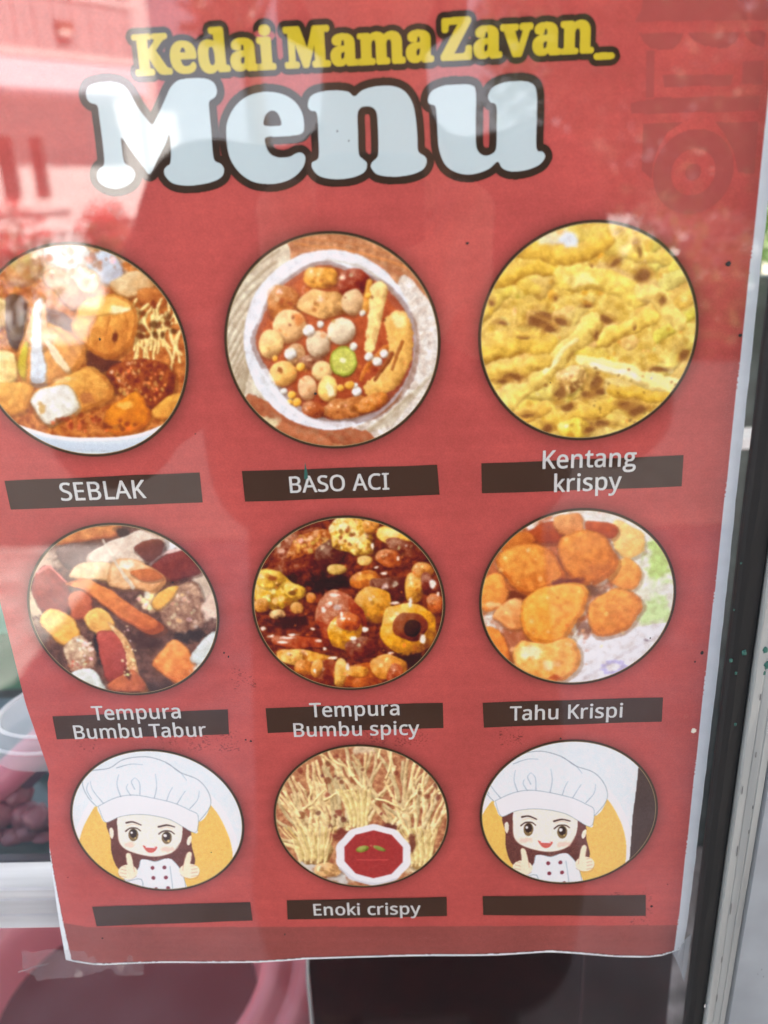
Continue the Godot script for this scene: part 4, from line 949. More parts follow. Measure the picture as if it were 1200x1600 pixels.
func bl(x: float, y: float, rx: float, ry: float, ang: float, c: Color, wob := 0.12, p := 2.2, hi := 0.55, tex := 0.22, under := 0.42):   # a lump of food, lit from the upper left
	sd += 17.3
	var ca := cos(ang); var sa := sin(ang)
	var big := maxf(rx, ry); var reach := big * 1.25 + 8
	var dark := Color(c.r * 0.56, c.g * 0.42, c.b * 0.34)
	var light := c.lerp(Color(1, 0.96, 0.80), 0.72)
	var si := span(x, reach, 0); var sj := span(y, reach, 1)
	var edge := 2.5 / minf(rx, ry)
	for j in range(sj.x, sj.y):
		var dy := at_y(j) - y
		for i in range(si.x, si.y):
			var dx := at_x(i) - x
			var u := (dx * ca + dy * sa) / rx; var v := (-dx * sa + dy * ca) / ry
			if absf(u) > 1.3 or absf(v) > 1.3: continue
			var r := pow(pow(absf(u), p) + pow(absf(v), p), 1.0 / p) + wob * 1.3 * soft.get_noise_2d(dx + sd * 13, dy)
			if r < 1.0:
				var l := -(dx * 0.55 + dy * 0.85) / big
				var t := 0.58 + 0.46 * l - 0.36 * maxf(0, r - 0.6) + tex * (0.75 * fine.get_noise_2d(dx * 0.55 + sd, dy * 0.55) + 1.5 * noise.get_noise_2d(dx * 0.8 - sd, dy * 0.8))
				var col: Color = dark.lerp(c, clampf(t * 2, 0, 1)) if t < 0.5 else c.lerp(light, clampf((t - 0.5) * 2 * hi, 0, 1))
				put(i, j, col, clampf((1.0 - r) / edge, 0, 1))
			elif under > 0 and r < 1.22:
				put(i, j, dark.darkened(0.45), under * (1.22 - r) / 0.22 * clampf(0.6 + (dx * 0.55 + dy * 0.85) / big, 0, 1))
	if hi > 0.45 and tex > 0.18 and minf(rx, ry) > 34:   # wet glints and browned patches
		many(3, x - rx * 0.25, y - ry * 0.35, rx * 0.4, ry * 0.3, big * 0.06, big * 0.17, light.lerp(Color(1, 0.98, 0.9), 0.5), 0.6)
		many(4, x + rx * 0.1, y + ry * 0.2, rx * 0.6, ry * 0.55, big * 0.07, big * 0.2, Color(c.r * 0.72, c.g * 0.55, c.b * 0.42), 0.5)


func st(raw: Array, w0: float, w1: float, c: Color, round_ := 0.6, alpha := 1.0):   # a stroke with a rounded look: noodles, fries, drawn lines
	var dark := Color(c.r * 0.62, c.g * 0.48, c.b * 0.36)
	var light := c.lerp(Color(1, 0.98, 0.86), 0.5)
	var pts := raw
	if raw.size() > 2:
		pts = []
		for k in raw.size() - 1:
			for q in 4: pts.append((raw[k] as Vector2).cubic_interpolate(raw[k + 1], raw[maxi(k - 1, 0)], raw[mini(k + 2, raw.size() - 1)], q / 4.0))
		pts.append(raw[-1])
	var total := 0.0
	for k in pts.size() - 1: total += (pts[k + 1] - pts[k]).length()
	var run := 0.0
	if mark.size() == 0:
		mark.resize(N * N); mark.fill(0); near_r.resize(N * N); near_x.resize(N * N); near_y.resize(N * N)
	stroke += 1
	var touched := PackedInt32Array()
	var w := maxf(w0, w1) * 1.15
	for k in pts.size() - 1:   # the nearest bit of the line for every texel
		var a: Vector2 = pts[k]; var b: Vector2 = pts[k + 1]
		var len := maxf((b - a).length(), 0.01)
		var m := (a + b) / 2
		var si := span(m.x, absf(b.x - a.x) / 2 + w + 2, 0); var sj := span(m.y, absf(b.y - a.y) / 2 + w + 2, 1)
		var d := (b - a) / len
		for j in range(sj.x, sj.y):
			for i in range(si.x, si.y):
				var q := Vector2(at_x(i), at_y(j)) - a
				var s := clampf(q.dot(d), 0, len)
				var off := q - d * s
				var r := off.length() / lerpf(w0, w1, (run + s) / total)
				if r > 1.2: continue
				var n := j * N + i
				if mark[n] != stroke: mark[n] = stroke; touched.append(n)
				elif near_r[n] <= r: continue
				near_r[n] = r; near_x[n] = off.x / w; near_y[n] = off.y / w
		run += len
	for n in touched:
		var i := n % N; var j := n / N
		var r := near_r[n] * (1.0 + 0.16 * noise.get_noise_2d(at_x(i) * 1.5 + stroke * 40, at_y(j) * 1.5))
		if r < 1:
			var t := 0.52 - round_ * (near_x[n] * 0.5 + near_y[n] * 0.85) * 0.7 + round_ * 0.35 * noise.get_noise_2d(at_x(i), at_y(j) + stroke * 30) - round_ * 0.35 * maxf(0, r - 0.6)
			put(i, j, dark.lerp(c, clampf(t * 2, 0, 1)) if t < 0.5 else c.lerp(light, clampf(t * 2 - 1, 0, 1) * round_), alpha * clampf((1 - r) * w / 2.2, 0, 1))


var mark := PackedInt32Array()
var near_r := PackedFloat32Array()
var near_x := PackedFloat32Array()
var near_y := PackedFloat32Array()
var stroke := 0


func pg(pts: PackedVector2Array, c: Color, tex := 0.06, curve := true):   # a flat printed area with a smooth outline
	var o := smooth(pts, 6) if curve else pts
	var lo := o[0]; var hi := o[0]
	for p in o: lo = lo.min(p); hi = hi.max(p)
	var si := span((lo.x + hi.x) / 2, (hi.x - lo.x) / 2, 0); var sj := span((lo.y + hi.y) / 2, (hi.y - lo.y) / 2, 1)
	for j in range(sj.x, sj.y):
		var y := at_y(j)
		var xs := []
		for k in o.size():
			var a := o[k]; var b := o[(k + 1) % o.size()]
			if (a.y > y) != (b.y > y): xs.append(a.x + (b.x - a.x) * (y - a.y) / (b.y - a.y))
		xs.sort()
		for q in range(0, xs.size() - 1, 2):
			for i in range(si.x, si.y):
				var x := at_x(i)
				if x >= xs[q] and x <= xs[q + 1]:
					var n := 1.0 + tex * (noise.get_noise_2d(x * 2, y * 2) + fine.get_noise_2d(x, y))
					put(i, j, Color(c.r * n, c.g * n, c.b * n))


func pl(pts: Array, light: Color, dark: Color, mottled := 0.22):   # one traced piece of food: light from the upper left, a browned lower edge
	var raw := PackedVector2Array(pts)
	var mid := Vector2.ZERO
	for p in raw: mid += p / raw.size()
	var big := 1.0
	for p in raw: big = maxf(big, (p - mid).length())
	sd += 13.7
	var rim := dark.darkened(0.42)
	for layer in 3:   # soft contact shade, browned rim, body
		var o := PackedVector2Array()
		for p in smooth(raw, 5): o.append(mid + (p - mid) * [1.07, 1.0, 0.9][layer] + [Vector2(5, 8), Vector2.ZERO, Vector2(-big * 0.02, -big * 0.03)][layer])
		var lo := o[0]; var hi := o[0]
		for p in o: lo = lo.min(p); hi = hi.max(p)
		var si := span((lo.x + hi.x) / 2, (hi.x - lo.x) / 2 + 6, 0); var sj := span((lo.y + hi.y) / 2, (hi.y - lo.y) / 2 + 6, 1)
		for j in range(sj.x, sj.y):
			var y := at_y(j)
			var xs := []
			for k in o.size():
				var a := o[k]; var c := o[(k + 1) % o.size()]
				if (a.y > y) != (c.y > y): xs.append(a.x + (c.x - a.x) * (y - a.y) / (c.y - a.y))
			xs.sort()
			var wave := 5.0 * noise.get_noise_2d(y * 1.6 + sd * 7, layer * 50.0)
			for q in range(0, xs.size() - 1, 2):
				for i in range(si.x, si.y):
					var x := at_x(i)
					if x < xs[q] + wave or x > xs[q + 1] + wave: continue
					if layer == 0: put(i, j, rim, 0.4); continue
					var n1 := noise.get_noise_2d(x * 0.9 + sd * 11, y * 0.9); var n2 := fine.get_noise_2d(x * 0.5 + sd, y * 0.5)
					var t := 0.5 + 0.48 * ((x - mid.x) * 0.45 + (y - mid.y) * 0.85) / big + mottled * (1.9 * n1 + 0.7 * n2) + (0.34 if layer == 1 else -0.05)
					var col := light.lerp(dark, clampf(t, 0, 1)) if t < 1 else dark.lerp(rim, clampf((t - 1.0) * 0.9, 0, 0.7))
					if t < 0: col = light.lerp(Color(1, 0.98, 0.88), clampf(-t * 1.4, 0, 0.6))
					put(i, j, col, 0.9 if layer == 2 else 0.85)


func ov(x: float, y: float, rx: float, ry: float, c: Color, tex := 0.03):   # a plain oval
	var p := PackedVector2Array()
	for k in 20: p.append(Vector2(x + cos(TAU * k / 20) * rx, y + sin(TAU * k / 20) * ry))
	pg(p, c, tex)


func spot(x: float, y: float, r: float, c: Color, alpha := 0.9, ry := 0.0):   # a soft spot: a glint, a blush, a gap in the shade
	sd += 3.1
	var h := ry if ry else r
	var si := span(x, r * 1.5, 0); var sj := span(y, h * 1.5, 1)
	for j in range(sj.x, sj.y):
		for i in range(si.x, si.y):
			var q := Vector2((at_x(i) - x) / r, (at_y(j) - y) / h)
			var l := q.length() + 0.55 * noise.get_noise_2d(at_x(i) * 0.9 + sd * 9, at_y(j) * 0.9)
			if l < 1: put(i, j, c, alpha * clampf((1 - l) * 2.2, 0, 1))


func many(n: int, x: float, y: float, rx: float, ry: float, r0: float, r1: float, c: Color, alpha := 0.8):
	for k in n:
		var a := rng.randf() * TAU; var d := sqrt(rng.randf())
		spot(x + cos(a) * d * rx, y + sin(a) * d * ry, rng.randf_range(r0, r1), Color(c.r * rng.randf_range(0.85, 1.1), c.g * rng.randf_range(0.85, 1.1), c.b * rng.randf_range(0.8, 1.1)), alpha)


# What a print under this light shows as (an sRGB value) -> the ink's own colour.
func ink(v: float) -> float:
	var lin := pow((v + 0.055) / 1.055, 2.4) if v > 0.04045 else v / 12.92
	return clampf((lin - BLACK) / LIGHT, 0.006, 0.92)


func ink_color(c: Color) -> Color: return Color(ink(c.r), ink(c.g), ink(c.b)).linear_to_srgb()


func ink_table() -> PackedByteArray:
	var t := PackedByteArray(); t.resize(256)
	for k in 256: t[k] = int(Color(ink(k / 255.0), 0, 0).linear_to_srgb().r * 255.0 + 0.5)
	return t


func blur(times: int):   # the softness of a cheap enlargement
	for t in times:
		for axis in 2:
			var s := 3 if axis == 0 else N * 3
			for row in N:
				var k := row * N * 3 if axis == 0 else row * 3
				var p0 := buf[k]; var p1 := buf[k + 1]; var p2 := buf[k + 2]
				for i in N - 1:
					var q0 := buf[k]; var q1 := buf[k + 1]; var q2 := buf[k + 2]
					buf[k] = (p0 + 2 * q0 + buf[k + s]) / 4; buf[k + 1] = (p1 + 2 * q1 + buf[k + s + 1]) / 4; buf[k + 2] = (p2 + 2 * q2 + buf[k + s + 2]) / 4
					p0 = q0; p1 = q1; p2 = q2; k += s


func ruffle(amount: float):   # irregular outlines and broken tone, as food has
	var old := buf.duplicate()
	for j in N:
		for i in N:
			var a := 1.5 * soft.get_noise_2d(i * 2.4 + sd, j * 2.4) + 0.35 * noise.get_noise_2d(i * 1.5 + 40, j * 1.5); var b := 1.5 * soft.get_noise_2d(i * 2.4 + 900, j * 2.4 - sd) + 0.35 * noise.get_noise_2d(i * 1.5, j * 1.5 + 70)
			var x := clampi(i + int(round(a * amount)), 0, N - 1); var y := clampi(j + int(round(b * amount)), 0, N - 1)
			var k := (j * N + i) * 3; var q := (y * N + x) * 3
			var g := 1.0 + 0.14 * noise.get_noise_2d(i * 1.9 - sd, j * 1.9) + 0.05 * fine.get_noise_2d(i * 1.6, j * 1.6)
			buf[k] = old[q] * (1.0 + (g - 1.0) * 0.7); buf[k + 1] = old[q + 1] * g; buf[k + 2] = old[q + 2] * (1.0 + (g - 1.0) * 1.2)


func picture(softness: int) -> StandardMaterial3D:   # the finished print
	blur(softness)
	var t := ink_table()
	var by := PackedByteArray(); by.resize(N * N * 3)
	for k in N * N:
		var g := 0.04 * fine.get_noise_2d(k % N * 8.0, k / N * 8.0) + rng.randf_range(-0.035, 0.035)
		var grey := (buf[k * 3] * 0.3 + buf[k * 3 + 1] * 0.59 + buf[k * 3 + 2] * 0.11) * 0.04
		for c in 3: by[k * 3 + c] = t[clampi(int((pow(maxf(buf[k * 3 + c] * 0.96 + grey, 0.0), 0.95) * 1.16 - 0.035 + g) * 255.0), 0, 255)]
	var m := StandardMaterial3D.new()
	m.albedo_texture = ImageTexture.create_from_image(Image.create_from_data(N, N, false, Image.FORMAT_RGB8, by))
	m.roughness = 0.6; m.texture_repeat = false; m.metallic_specular = 0.3
	return m


func V(x: float, y: float) -> Vector2: return Vector2(x, y)


func paint_seblak():
	pic(375, 615, 507, 504)
	fill(K(150, 72, 28), K(205, 130, 60))
	spot(330, 200, 290, K(205, 185, 150), 0.85, 120)
	pl([V(100, 190), V(180, 180), V(200, 240), V(150, 300), V(60, 310), V(40, 250)], K(190, 165, 95), K(150, 95, 50), 0.22)
	pl([V(210, 150), V(330, 115), V(410, 150), V(380, 215), V(300, 225), V(220, 205)], K(222, 228, 224), K(196, 198, 190), 0.12)
	pl([V(400, 190), V(470, 150), V(540, 190), V(560, 260), V(500, 300), V(430, 270)], K(190, 200, 208), K(168, 168, 176), 0.1)
	pl([V(300, 250), V(400, 225), V(460, 280), V(430, 335), V(350, 315)], K(225, 212, 180), K(195, 160, 115), 0.22)
	pl([V(200, 260), V(290, 230), V(370, 330), V(380, 390), V(330, 410), V(240, 330)], K(208, 168, 122), K(146, 80, 50), 0.22)
	pl([V(500, 290), V(620, 240), V(700, 300), V(640, 350), V(560, 350)], K(220, 200, 150), K(192, 145, 88), 0.22)
	pl([V(640, 325), V(740, 320), V(770, 380), V(690, 405), V(630, 370)], K(206, 132, 62), K(150, 72, 30), 0.22)
	many(22, 330, 230, 240, 90, 8, 24, K(165, 95, 60), 0.6); many(16, 330, 200, 220, 80, 6, 22, K(238, 234, 220), 0.8)
	pl([V(-40, 370), V(40, 380), V(55, 440), V(20, 490), V(-40, 490)], K(205, 186, 122), K(170, 120, 60), 0.22)
	pl([V(40, 380), V(110, 360), V(130, 420), V(100, 540), V(60, 590), V(30, 520)], K(95, 56, 36), K(70, 38, 24), 0.15)
	pl([V(205, 420), V(290, 430), V(340, 470), V(320, 510), V(230, 480)], K(112, 46, 28), K(82, 34, 22), 0.15)
	for k in 30:
		var x := rng.randf_range(620, 850); var y := rng.randf_range(340, 560)
		st([V(x, y), V(x + rng.randf_range(-40, 20), y + rng.randf_range(30, 80)), V(x + rng.randf_range(-50, 50), y + rng.randf_range(90, 190))], 8, 6, K(226, 206, 128), 0.8)
	many(16, 740, 500, 110, 130, 12, 28, K(105, 48, 22), 0.8)
	pl([V(335, 500), V(350, 420), V(400, 365), V(480, 340), V(560, 350), V(620, 400), V(640, 480), V(610, 560), V(540, 625), V(470, 635), V(390, 585)], K(236, 182, 86), K(188, 108, 40), 0.22)
	pl([V(370, 440), V(430, 372), V(520, 352), V(600, 392), V(560, 422), V(470, 432)], K(240, 194, 100), K(224, 172, 84), 0.1)
	spot(545, 412, 52, K(244, 230, 175), 0.9, 24); st([V(440, 440), V(405, 500), V(400, 560)], 7, 4, K(190, 115, 45), 0.4); st([V(505, 445), V(490, 520), V(480, 590)], 7, 4, K(196, 120, 48), 0.4); st([V(570, 430), V(590, 500), V(560, 580)], 7, 4, K(190, 115, 45), 0.4); spot(527, 540, 18, K(110, 50, 28), 0.95, 34)
	pl([V(400, 600), V(470, 645), V(560, 650), V(520, 685), V(420, 690)], K(105, 55, 38), K(80, 40, 30), 0.15)
	pl([V(75, 600), V(110, 540), V(160, 540), V(200, 480), V(240, 480), V(300, 510), V(370, 560), V(395, 620), V(350, 690), V(240, 745), V(150, 760), V(85, 735)], K(232, 176, 90), K(196, 124, 52), 0.22)
	pl([V(170, 390), V(195, 365), V(214, 390), V(218, 480), V(240, 540), V(190, 590), V(130, 570), V(108, 545), V(140, 470)], K(228, 188, 134), K(206, 140, 80), 0.15)
	pl([V(176, 380), V(202, 384), V(192, 470), V(190, 560), V(206, 735), V(138, 750), V(132, 650), V(148, 560), V(160, 460)], K(224, 230, 224), K(192, 204, 214), 0.06)
	pl([V(98, 575), V(122, 565), V(112, 640), V(104, 735), V(74, 690)], K(206, 196, 72), K(182, 152, 40), 0.08)
	pl([V(203, 555), V(238, 575), V(312, 668), V(302, 702), V(250, 652)], K(238, 228, 196), K(218, 190, 140), 0.08)
	st([V(240, 500), V(310, 560), V(370, 640)], 9, 7, K(200, 128, 56), 0.5); spot(222, 545, 42, K(238, 190, 150), 0.6, 30)
	pl([V(-30, 615), V(50, 608), V(72, 680), V(50, 745), V(-30, 755)], K(238, 218, 155), K(214, 178, 98), 0.22)
	pl([V(-30, 765), V(60, 745), V(145, 770), V(135, 830), V(95, 900), V(30, 905), V(-30, 855)], K(230, 178, 82), K(192, 120, 42), 0.22)
	pl([V(490, 690), V(600, 645), V(740, 645), V(810, 720), V(790, 820), V(690, 865), V(600, 795), V(520, 785)], K(168, 84, 34), K(118, 44, 18), 0.5)
	many(50, 650, 740, 150, 90, 5, 14, K(226, 150, 80), 0.75); many(40, 650, 730, 150, 90, 6, 16, K(110, 40, 16), 0.7)
	pl([V(140, 820), V(200, 770), V(300, 720), V(400, 670), V(450, 690), V(512, 760), V(516, 805), V(440, 865), V(350, 905), V(280, 935), V(220, 958), V(160, 905)], K(234, 182, 86), K(186, 112, 42), 0.22)
	pl([V(138, 832), V(200, 776), V(300, 764), V(352, 830), V(350, 890), V(270, 930), V(215, 956), V(163, 902)], K(224, 228, 222), K(204, 202, 180), 0.1)
	spot(178, 872, 22, K(186, 146, 80), 0.95, 34); spot(405, 830, 42, K(170, 96, 52), 0.75, 40); spot(300, 740, 60, K(242, 210, 140), 0.6, 20)
	pl([V(486, 892), V(510, 850), V(600, 798), V(642, 798), V(672, 850), V(684, 912), V(622, 982), V(520, 992), V(488, 952)], K(222, 142, 36), K(190, 96, 18), 0.22)
	spot(570, 850, 44, K(240, 190, 90), 0.7, 22)
	pl([V(695, 870), V(820, 795), V(880, 825), V(800, 905), V(720, 910)], K(230, 178, 74), K(188, 110, 40), 0.22)
	many(24, 420, 950, 220, 40, 8, 22, K(206, 110, 50), 0.7); many(18, 440, 940, 180, 40, 8, 20, K(130, 52, 24), 0.7)
	ruffle(1.6)
	pg(PackedVector2Array([V(40, 950), V(240, 1010), V(430, 1022), V(640, 985), V(830, 905), V(900, 900), V(800, 1100), V(500, 1200), V(150, 1150), V(-20, 960)]), K(196, 210, 216), 0.04)
	st([V(60, 965), V(240, 1018), V(430, 1030), V(640, 994), V(810, 925)], 10, 10, K(232, 238, 238), 0.2)
	st([V(120, 1030), V(300, 1066), V(470, 1072), V(640, 1046), V(780, 990)], 22, 22, K(178, 194, 204), 0.2, 0.6); st([V(330, 1110), V(600, 1108)], 12, 10, K(215, 225, 200), 0.2, 0.7)


func paint_baso():
	pic(600, 573, 504, 507)
	fill(K(160, 100, 62), K(205, 150, 105))
	for k in 9: st([V(430, 60 + k * 30), V(760, 100 + k * 34), V(1080, 210 + k * 36)], 7, 7, K(180 + k % 3 * 14, 112 + k % 3 * 12, 72), 0.3, 0.7)
	pg(PackedVector2Array([V(340, 130), V(410, 160), V(380, 300), V(260, 560), V(340, 880), V(180, 860), V(60, 700), V(80, 400)]), K(205, 198, 172), 0.08)
	for k in 13: st([V(360 - k * 14, 150 + k * 48), V(210 - k * 6, 260 + k * 56), V(90, 400 + k * 60)], 8, 8, K(168, 152, 122), 0.3, 0.75)
	pg(PackedVector2Array([V(900, 290), V(1010, 330), V(1100, 500), V(1110, 760), V(900, 1040), V(760, 1030), V(680, 990), V(930, 800)]), K(212, 208, 196), 0.12)
	for k in 9: st([V(1080 - k * 36, 700 + k * 36), V(1010 - k * 34, 790 + k * 28), V(880 - k * 24, 960 + k * 8)], 7, 7, K(190, 180, 150), 0.3, 0.7)
	st([V(210, 850), V(430, 960), V(760, 1040)], 40, 50, K(165, 92, 58), 0.4); st([V(330, 980), V(560, 1060)], 40, 40, K(180, 105, 66), 0.4); spot(290, 950, 70, K(205, 195, 150), 0.9, 30)
	spot(600, 590, 450, K(150, 120, 90), 0.5, 460)
	ov(588, 567, 402, 420, K(214, 222, 226), 0.02)
	ov(604, 576, 362, 384, K(196, 192, 178), 0.03); ov(592, 582, 362, 384, K(208, 214, 214), 0.02)
	pl([V(262, 480), V(340, 350), V(450, 252), V(560, 212), V(700, 252), V(800, 284), V(884, 350), V(952, 450), V(978, 560), V(964, 700), V(905, 800), V(822, 884), V(700, 924), V(600, 938), V(480, 892), V(380, 802), V(288, 680), V(242, 570)], K(186, 92, 48), K(152, 62, 34), 0.2)
	bl(375, 380, 80, 80, 0, K(180, 105, 45)); bl(690, 290, 80, 60, 0, K(140, 50, 30))
	bl(545, 268, 78, 52, 0, K(222, 158, 62)); bl(550, 385, 112, 66, 0.1, K(220, 170, 98)); bl(695, 378, 52, 64, 0.2, K(213, 175, 124), 0.04, 2.0, 0.5, 0.1)
	st([V(770, 290), V(750, 420)], 16, 16, K(215, 150, 60)); st([V(815, 325), V(795, 470), V(775, 590)], 40, 26, K(236, 205, 128))
	st([V(905, 480), V(920, 600), V(880, 720), V(800, 780)], 62, 50, K(226, 176, 88)); st([V(880, 620), V(800, 740)], 14, 8, K(140, 70, 30)); st([V(850, 590), V(760, 680), V(735, 740)], 16, 10, K(195, 110, 40)); st([V(930, 560), V(880, 690)], 10, 8, K(165, 95, 40))
	spot(910, 460, 40, K(240, 215, 150), 0.8, 40)
	bl(398, 492, 80, 80, 0, K(230, 185, 122), 0.04, 2.0, 0.5, 0.1); spot(445, 455, 30, K(205, 110, 40), 0.7, 36); bl(310, 572, 58, 70, 0.1, K(233, 194, 122), 0.04, 2.0, 0.5, 0.1); bl(430, 620, 50, 50, 0, K(190, 140, 90)); bl(500, 660, 60, 40, 0, K(150, 90, 60))
	bl(535, 572, 58, 65, 0, K(214, 192, 154), 0.04, 2.0, 0.5, 0.1); bl(642, 512, 68, 62, 0, K(218, 204, 170), 0.04, 2.0, 0.5, 0.1)
	bl(365, 712, 68, 64, 0, K(234, 182, 96), 0.04, 2.0, 0.5, 0.1); spot(350, 690, 18, K(130, 60, 25), 0.8); bl(480, 782, 48, 60, 0, K(222, 176, 124), 0.04, 2.0, 0.5, 0.1); bl(552, 700, 50, 50, 0.4, K(230, 192, 124), 0.04, 2.0, 0.5, 0.1); bl(578, 782, 48, 66, 0.1, K(238, 196, 104), 0.04, 2.0, 0.5, 0.1); spot(590, 790, 26, K(238, 236, 205), 0.8, 36)
	bl(655, 880, 115, 62, 0, K(188, 112, 52), 0.2); bl(510, 890, 60, 40, 0.3, K(170, 85, 40)); bl(790, 850, 80, 40, -0.4, K(200, 120, 45)); many(10, 620, 600, 320, 300, 5, 12, K(110, 40, 20), 0.6); many(40, 620, 590, 330, 320, 5, 14, K(214, 130, 60), 0.5)
	ov(653, 656, 65, 72, K(96, 70, 30)); ov(652, 650, 64, 70, K(150, 158, 52)); ov(652, 648, 55, 60, K(192, 192, 88), 0.06)
	for k in 8: st([V(650, 648), V(650 + cos(k * 0.785) * 48, 648 + sin(k * 0.785) * 52)], 3, 3, K(162, 166, 66), 0.2, 0.8)
	spot(650, 648, 16, K(225, 230, 190), 0.9)
	for a in [[490, 508, 30], [545, 480, 18], [403, 620, 30], [772, 630, 21], [808, 652, 24], [842, 618, 21], [716, 798, 24], [705, 768, 16], [700, 582, 20], [370, 797, 18], [765, 640, 14], [740, 430, 15]]: bl(a[0], a[1], a[2], a[2], 0, K(222, 226, 216), 0.04, 2.0, 0.6, 0.05, 0.5)
	for a in [[640, 780, 18], [680, 765, 22], [405, 815, 20], [430, 850, 24], [395, 850, 16], [450, 680, 22], [765, 345, 14], [330, 640, 14]]: bl(a[0], a[1], a[2], a[2], 0, K(238, 175, 62), 0.04, 2.0, 0.5, 0.1)
	st([V(250, 470), V(330, 310), V(480, 205), V(640, 180), V(800, 235)], 10, 10, K(224, 230, 232), 0.2, 0.6); st([V(280, 700), V(370, 850), V(520, 950), V(700, 960)], 16, 14, K(226, 232, 234), 0.2, 0.7)
	ruffle(0.8)


func paint_fries():
	pic(497, 463, 422, 429)
	fill(K(196, 158, 62), K(228, 204, 110), 1.0)
	for k in 46:
		var x := rng.randf_range(80, 920); var y := rng.randf_range(50, 880); var a := rng.randf_range(-0.9, 0.5); var l := rng.randf_range(60, 150)
		st([V(x - cos(a) * l, y - sin(a) * l), V(x, y + rng.randf_range(-14, 14)), V(x + cos(a) * l, y + sin(a) * l)], rng.randf_range(26, 44), rng.randf_range(20, 34), K(212 + k % 3 * 8, 180 + k % 4 * 9, 76 + k % 5 * 9), 0.6, 0.75)
	many(90, 497, 463, 400, 400, 6, 20, K(196, 140, 40), 0.5); many(60, 497, 463, 400, 400, 4, 14, K(238, 222, 140), 0.6)
	st([V(160, 250), V(300, 200), V(420, 210)], 42, 34, K(222, 186, 70)); st([V(110, 520), V(230, 490), V(340, 505)], 52, 40, K(220, 184, 72)); st([V(420, 240), V(560, 260), V(690, 330)], 52, 40, K(228, 202, 92))
	spot(470, 255, 70, K(240, 228, 150), 0.75, 28); st([V(240, 120), V(420, 160), V(560, 110)], 44, 34, K(220, 182, 70)); st([V(560, 480), V(640, 440), V(740, 400)], 40, 30, K(226, 196, 84)); st([V(700, 300), V(760, 330), V(850, 420)], 40, 30, K(230, 205, 110))
	st([V(180, 740), V(290, 640), V(400, 540), V(520, 420)], 34, 40, K(232, 208, 104)); st([V(330, 600), V(460, 480)], 12, 10, K(240, 232, 160), 0.3)
	st([V(480, 570), V(600, 590), V(720, 640), V(840, 670)], 28, 38, K(240, 226, 142)); st([V(520, 580), V(640, 615), V(700, 640)], 14, 14, K(244, 240, 190), 0.3)
	st([V(120, 610), V(220, 600), V(330, 560)], 34, 28, K(222, 188, 80)); st([V(380, 800), V(520, 770), V(620, 730)], 40, 30, K(222, 184, 72)); st([V(600, 690), V(700, 700), V(820, 720)], 30, 26, K(216, 176, 60)); bl(440, 840, 70, 40, 0.2, K(226, 200, 70)); bl(430, 640, 60, 50, 0, K(222, 190, 110), 0.25, 2.2, 0.5, 0.5)
	for a in [[600, 190, 26, 32], [690, 240, 46, 34], [680, 150, 12, 40], [565, 395, 34, 26], [330, 380, 50, 34], [300, 420, 70, 36], [390, 400, 36, 24], [345, 445, 34, 22], [210, 620, 60, 22], [170, 640, 40, 16], [525, 650, 34, 40], [500, 700, 40, 34], [540, 690, 30, 30], [385, 680, 30, 40], [410, 745, 40, 26], [650, 745, 62, 22], [690, 765, 50, 26], [540, 820, 56, 26], [500, 850, 40, 20], [872, 540, 34, 46], [770, 335, 26, 24], [330, 835, 34, 26], [255, 775, 46, 16], [125, 335, 22, 20], [770, 600, 44, 14], [160, 420, 30, 14], [525, 460, 12, 22], [672, 430, 10, 16], [510, 190, 12, 10], [370, 320, 12, 12], [490, 355, 30, 10], [250, 470, 40, 8]]:
		spot(a[0], a[1], a[2] * 1.3, K(170, 120, 52), 0.6, a[3] * 1.3); spot(a[0] + 3, a[1] + 4, a[2] * 0.75, K(112, 64, 36), 0.7, a[3] * 0.75)
	spot(340, 100, 70, K(214, 214, 180), 0.8, 26); spot(430, 100, 44, K(205, 216, 224), 0.95, 38)
	many(40, 600, 700, 300, 130, 3, 8, K(110, 60, 25), 0.6)
	ruffle(3.2)


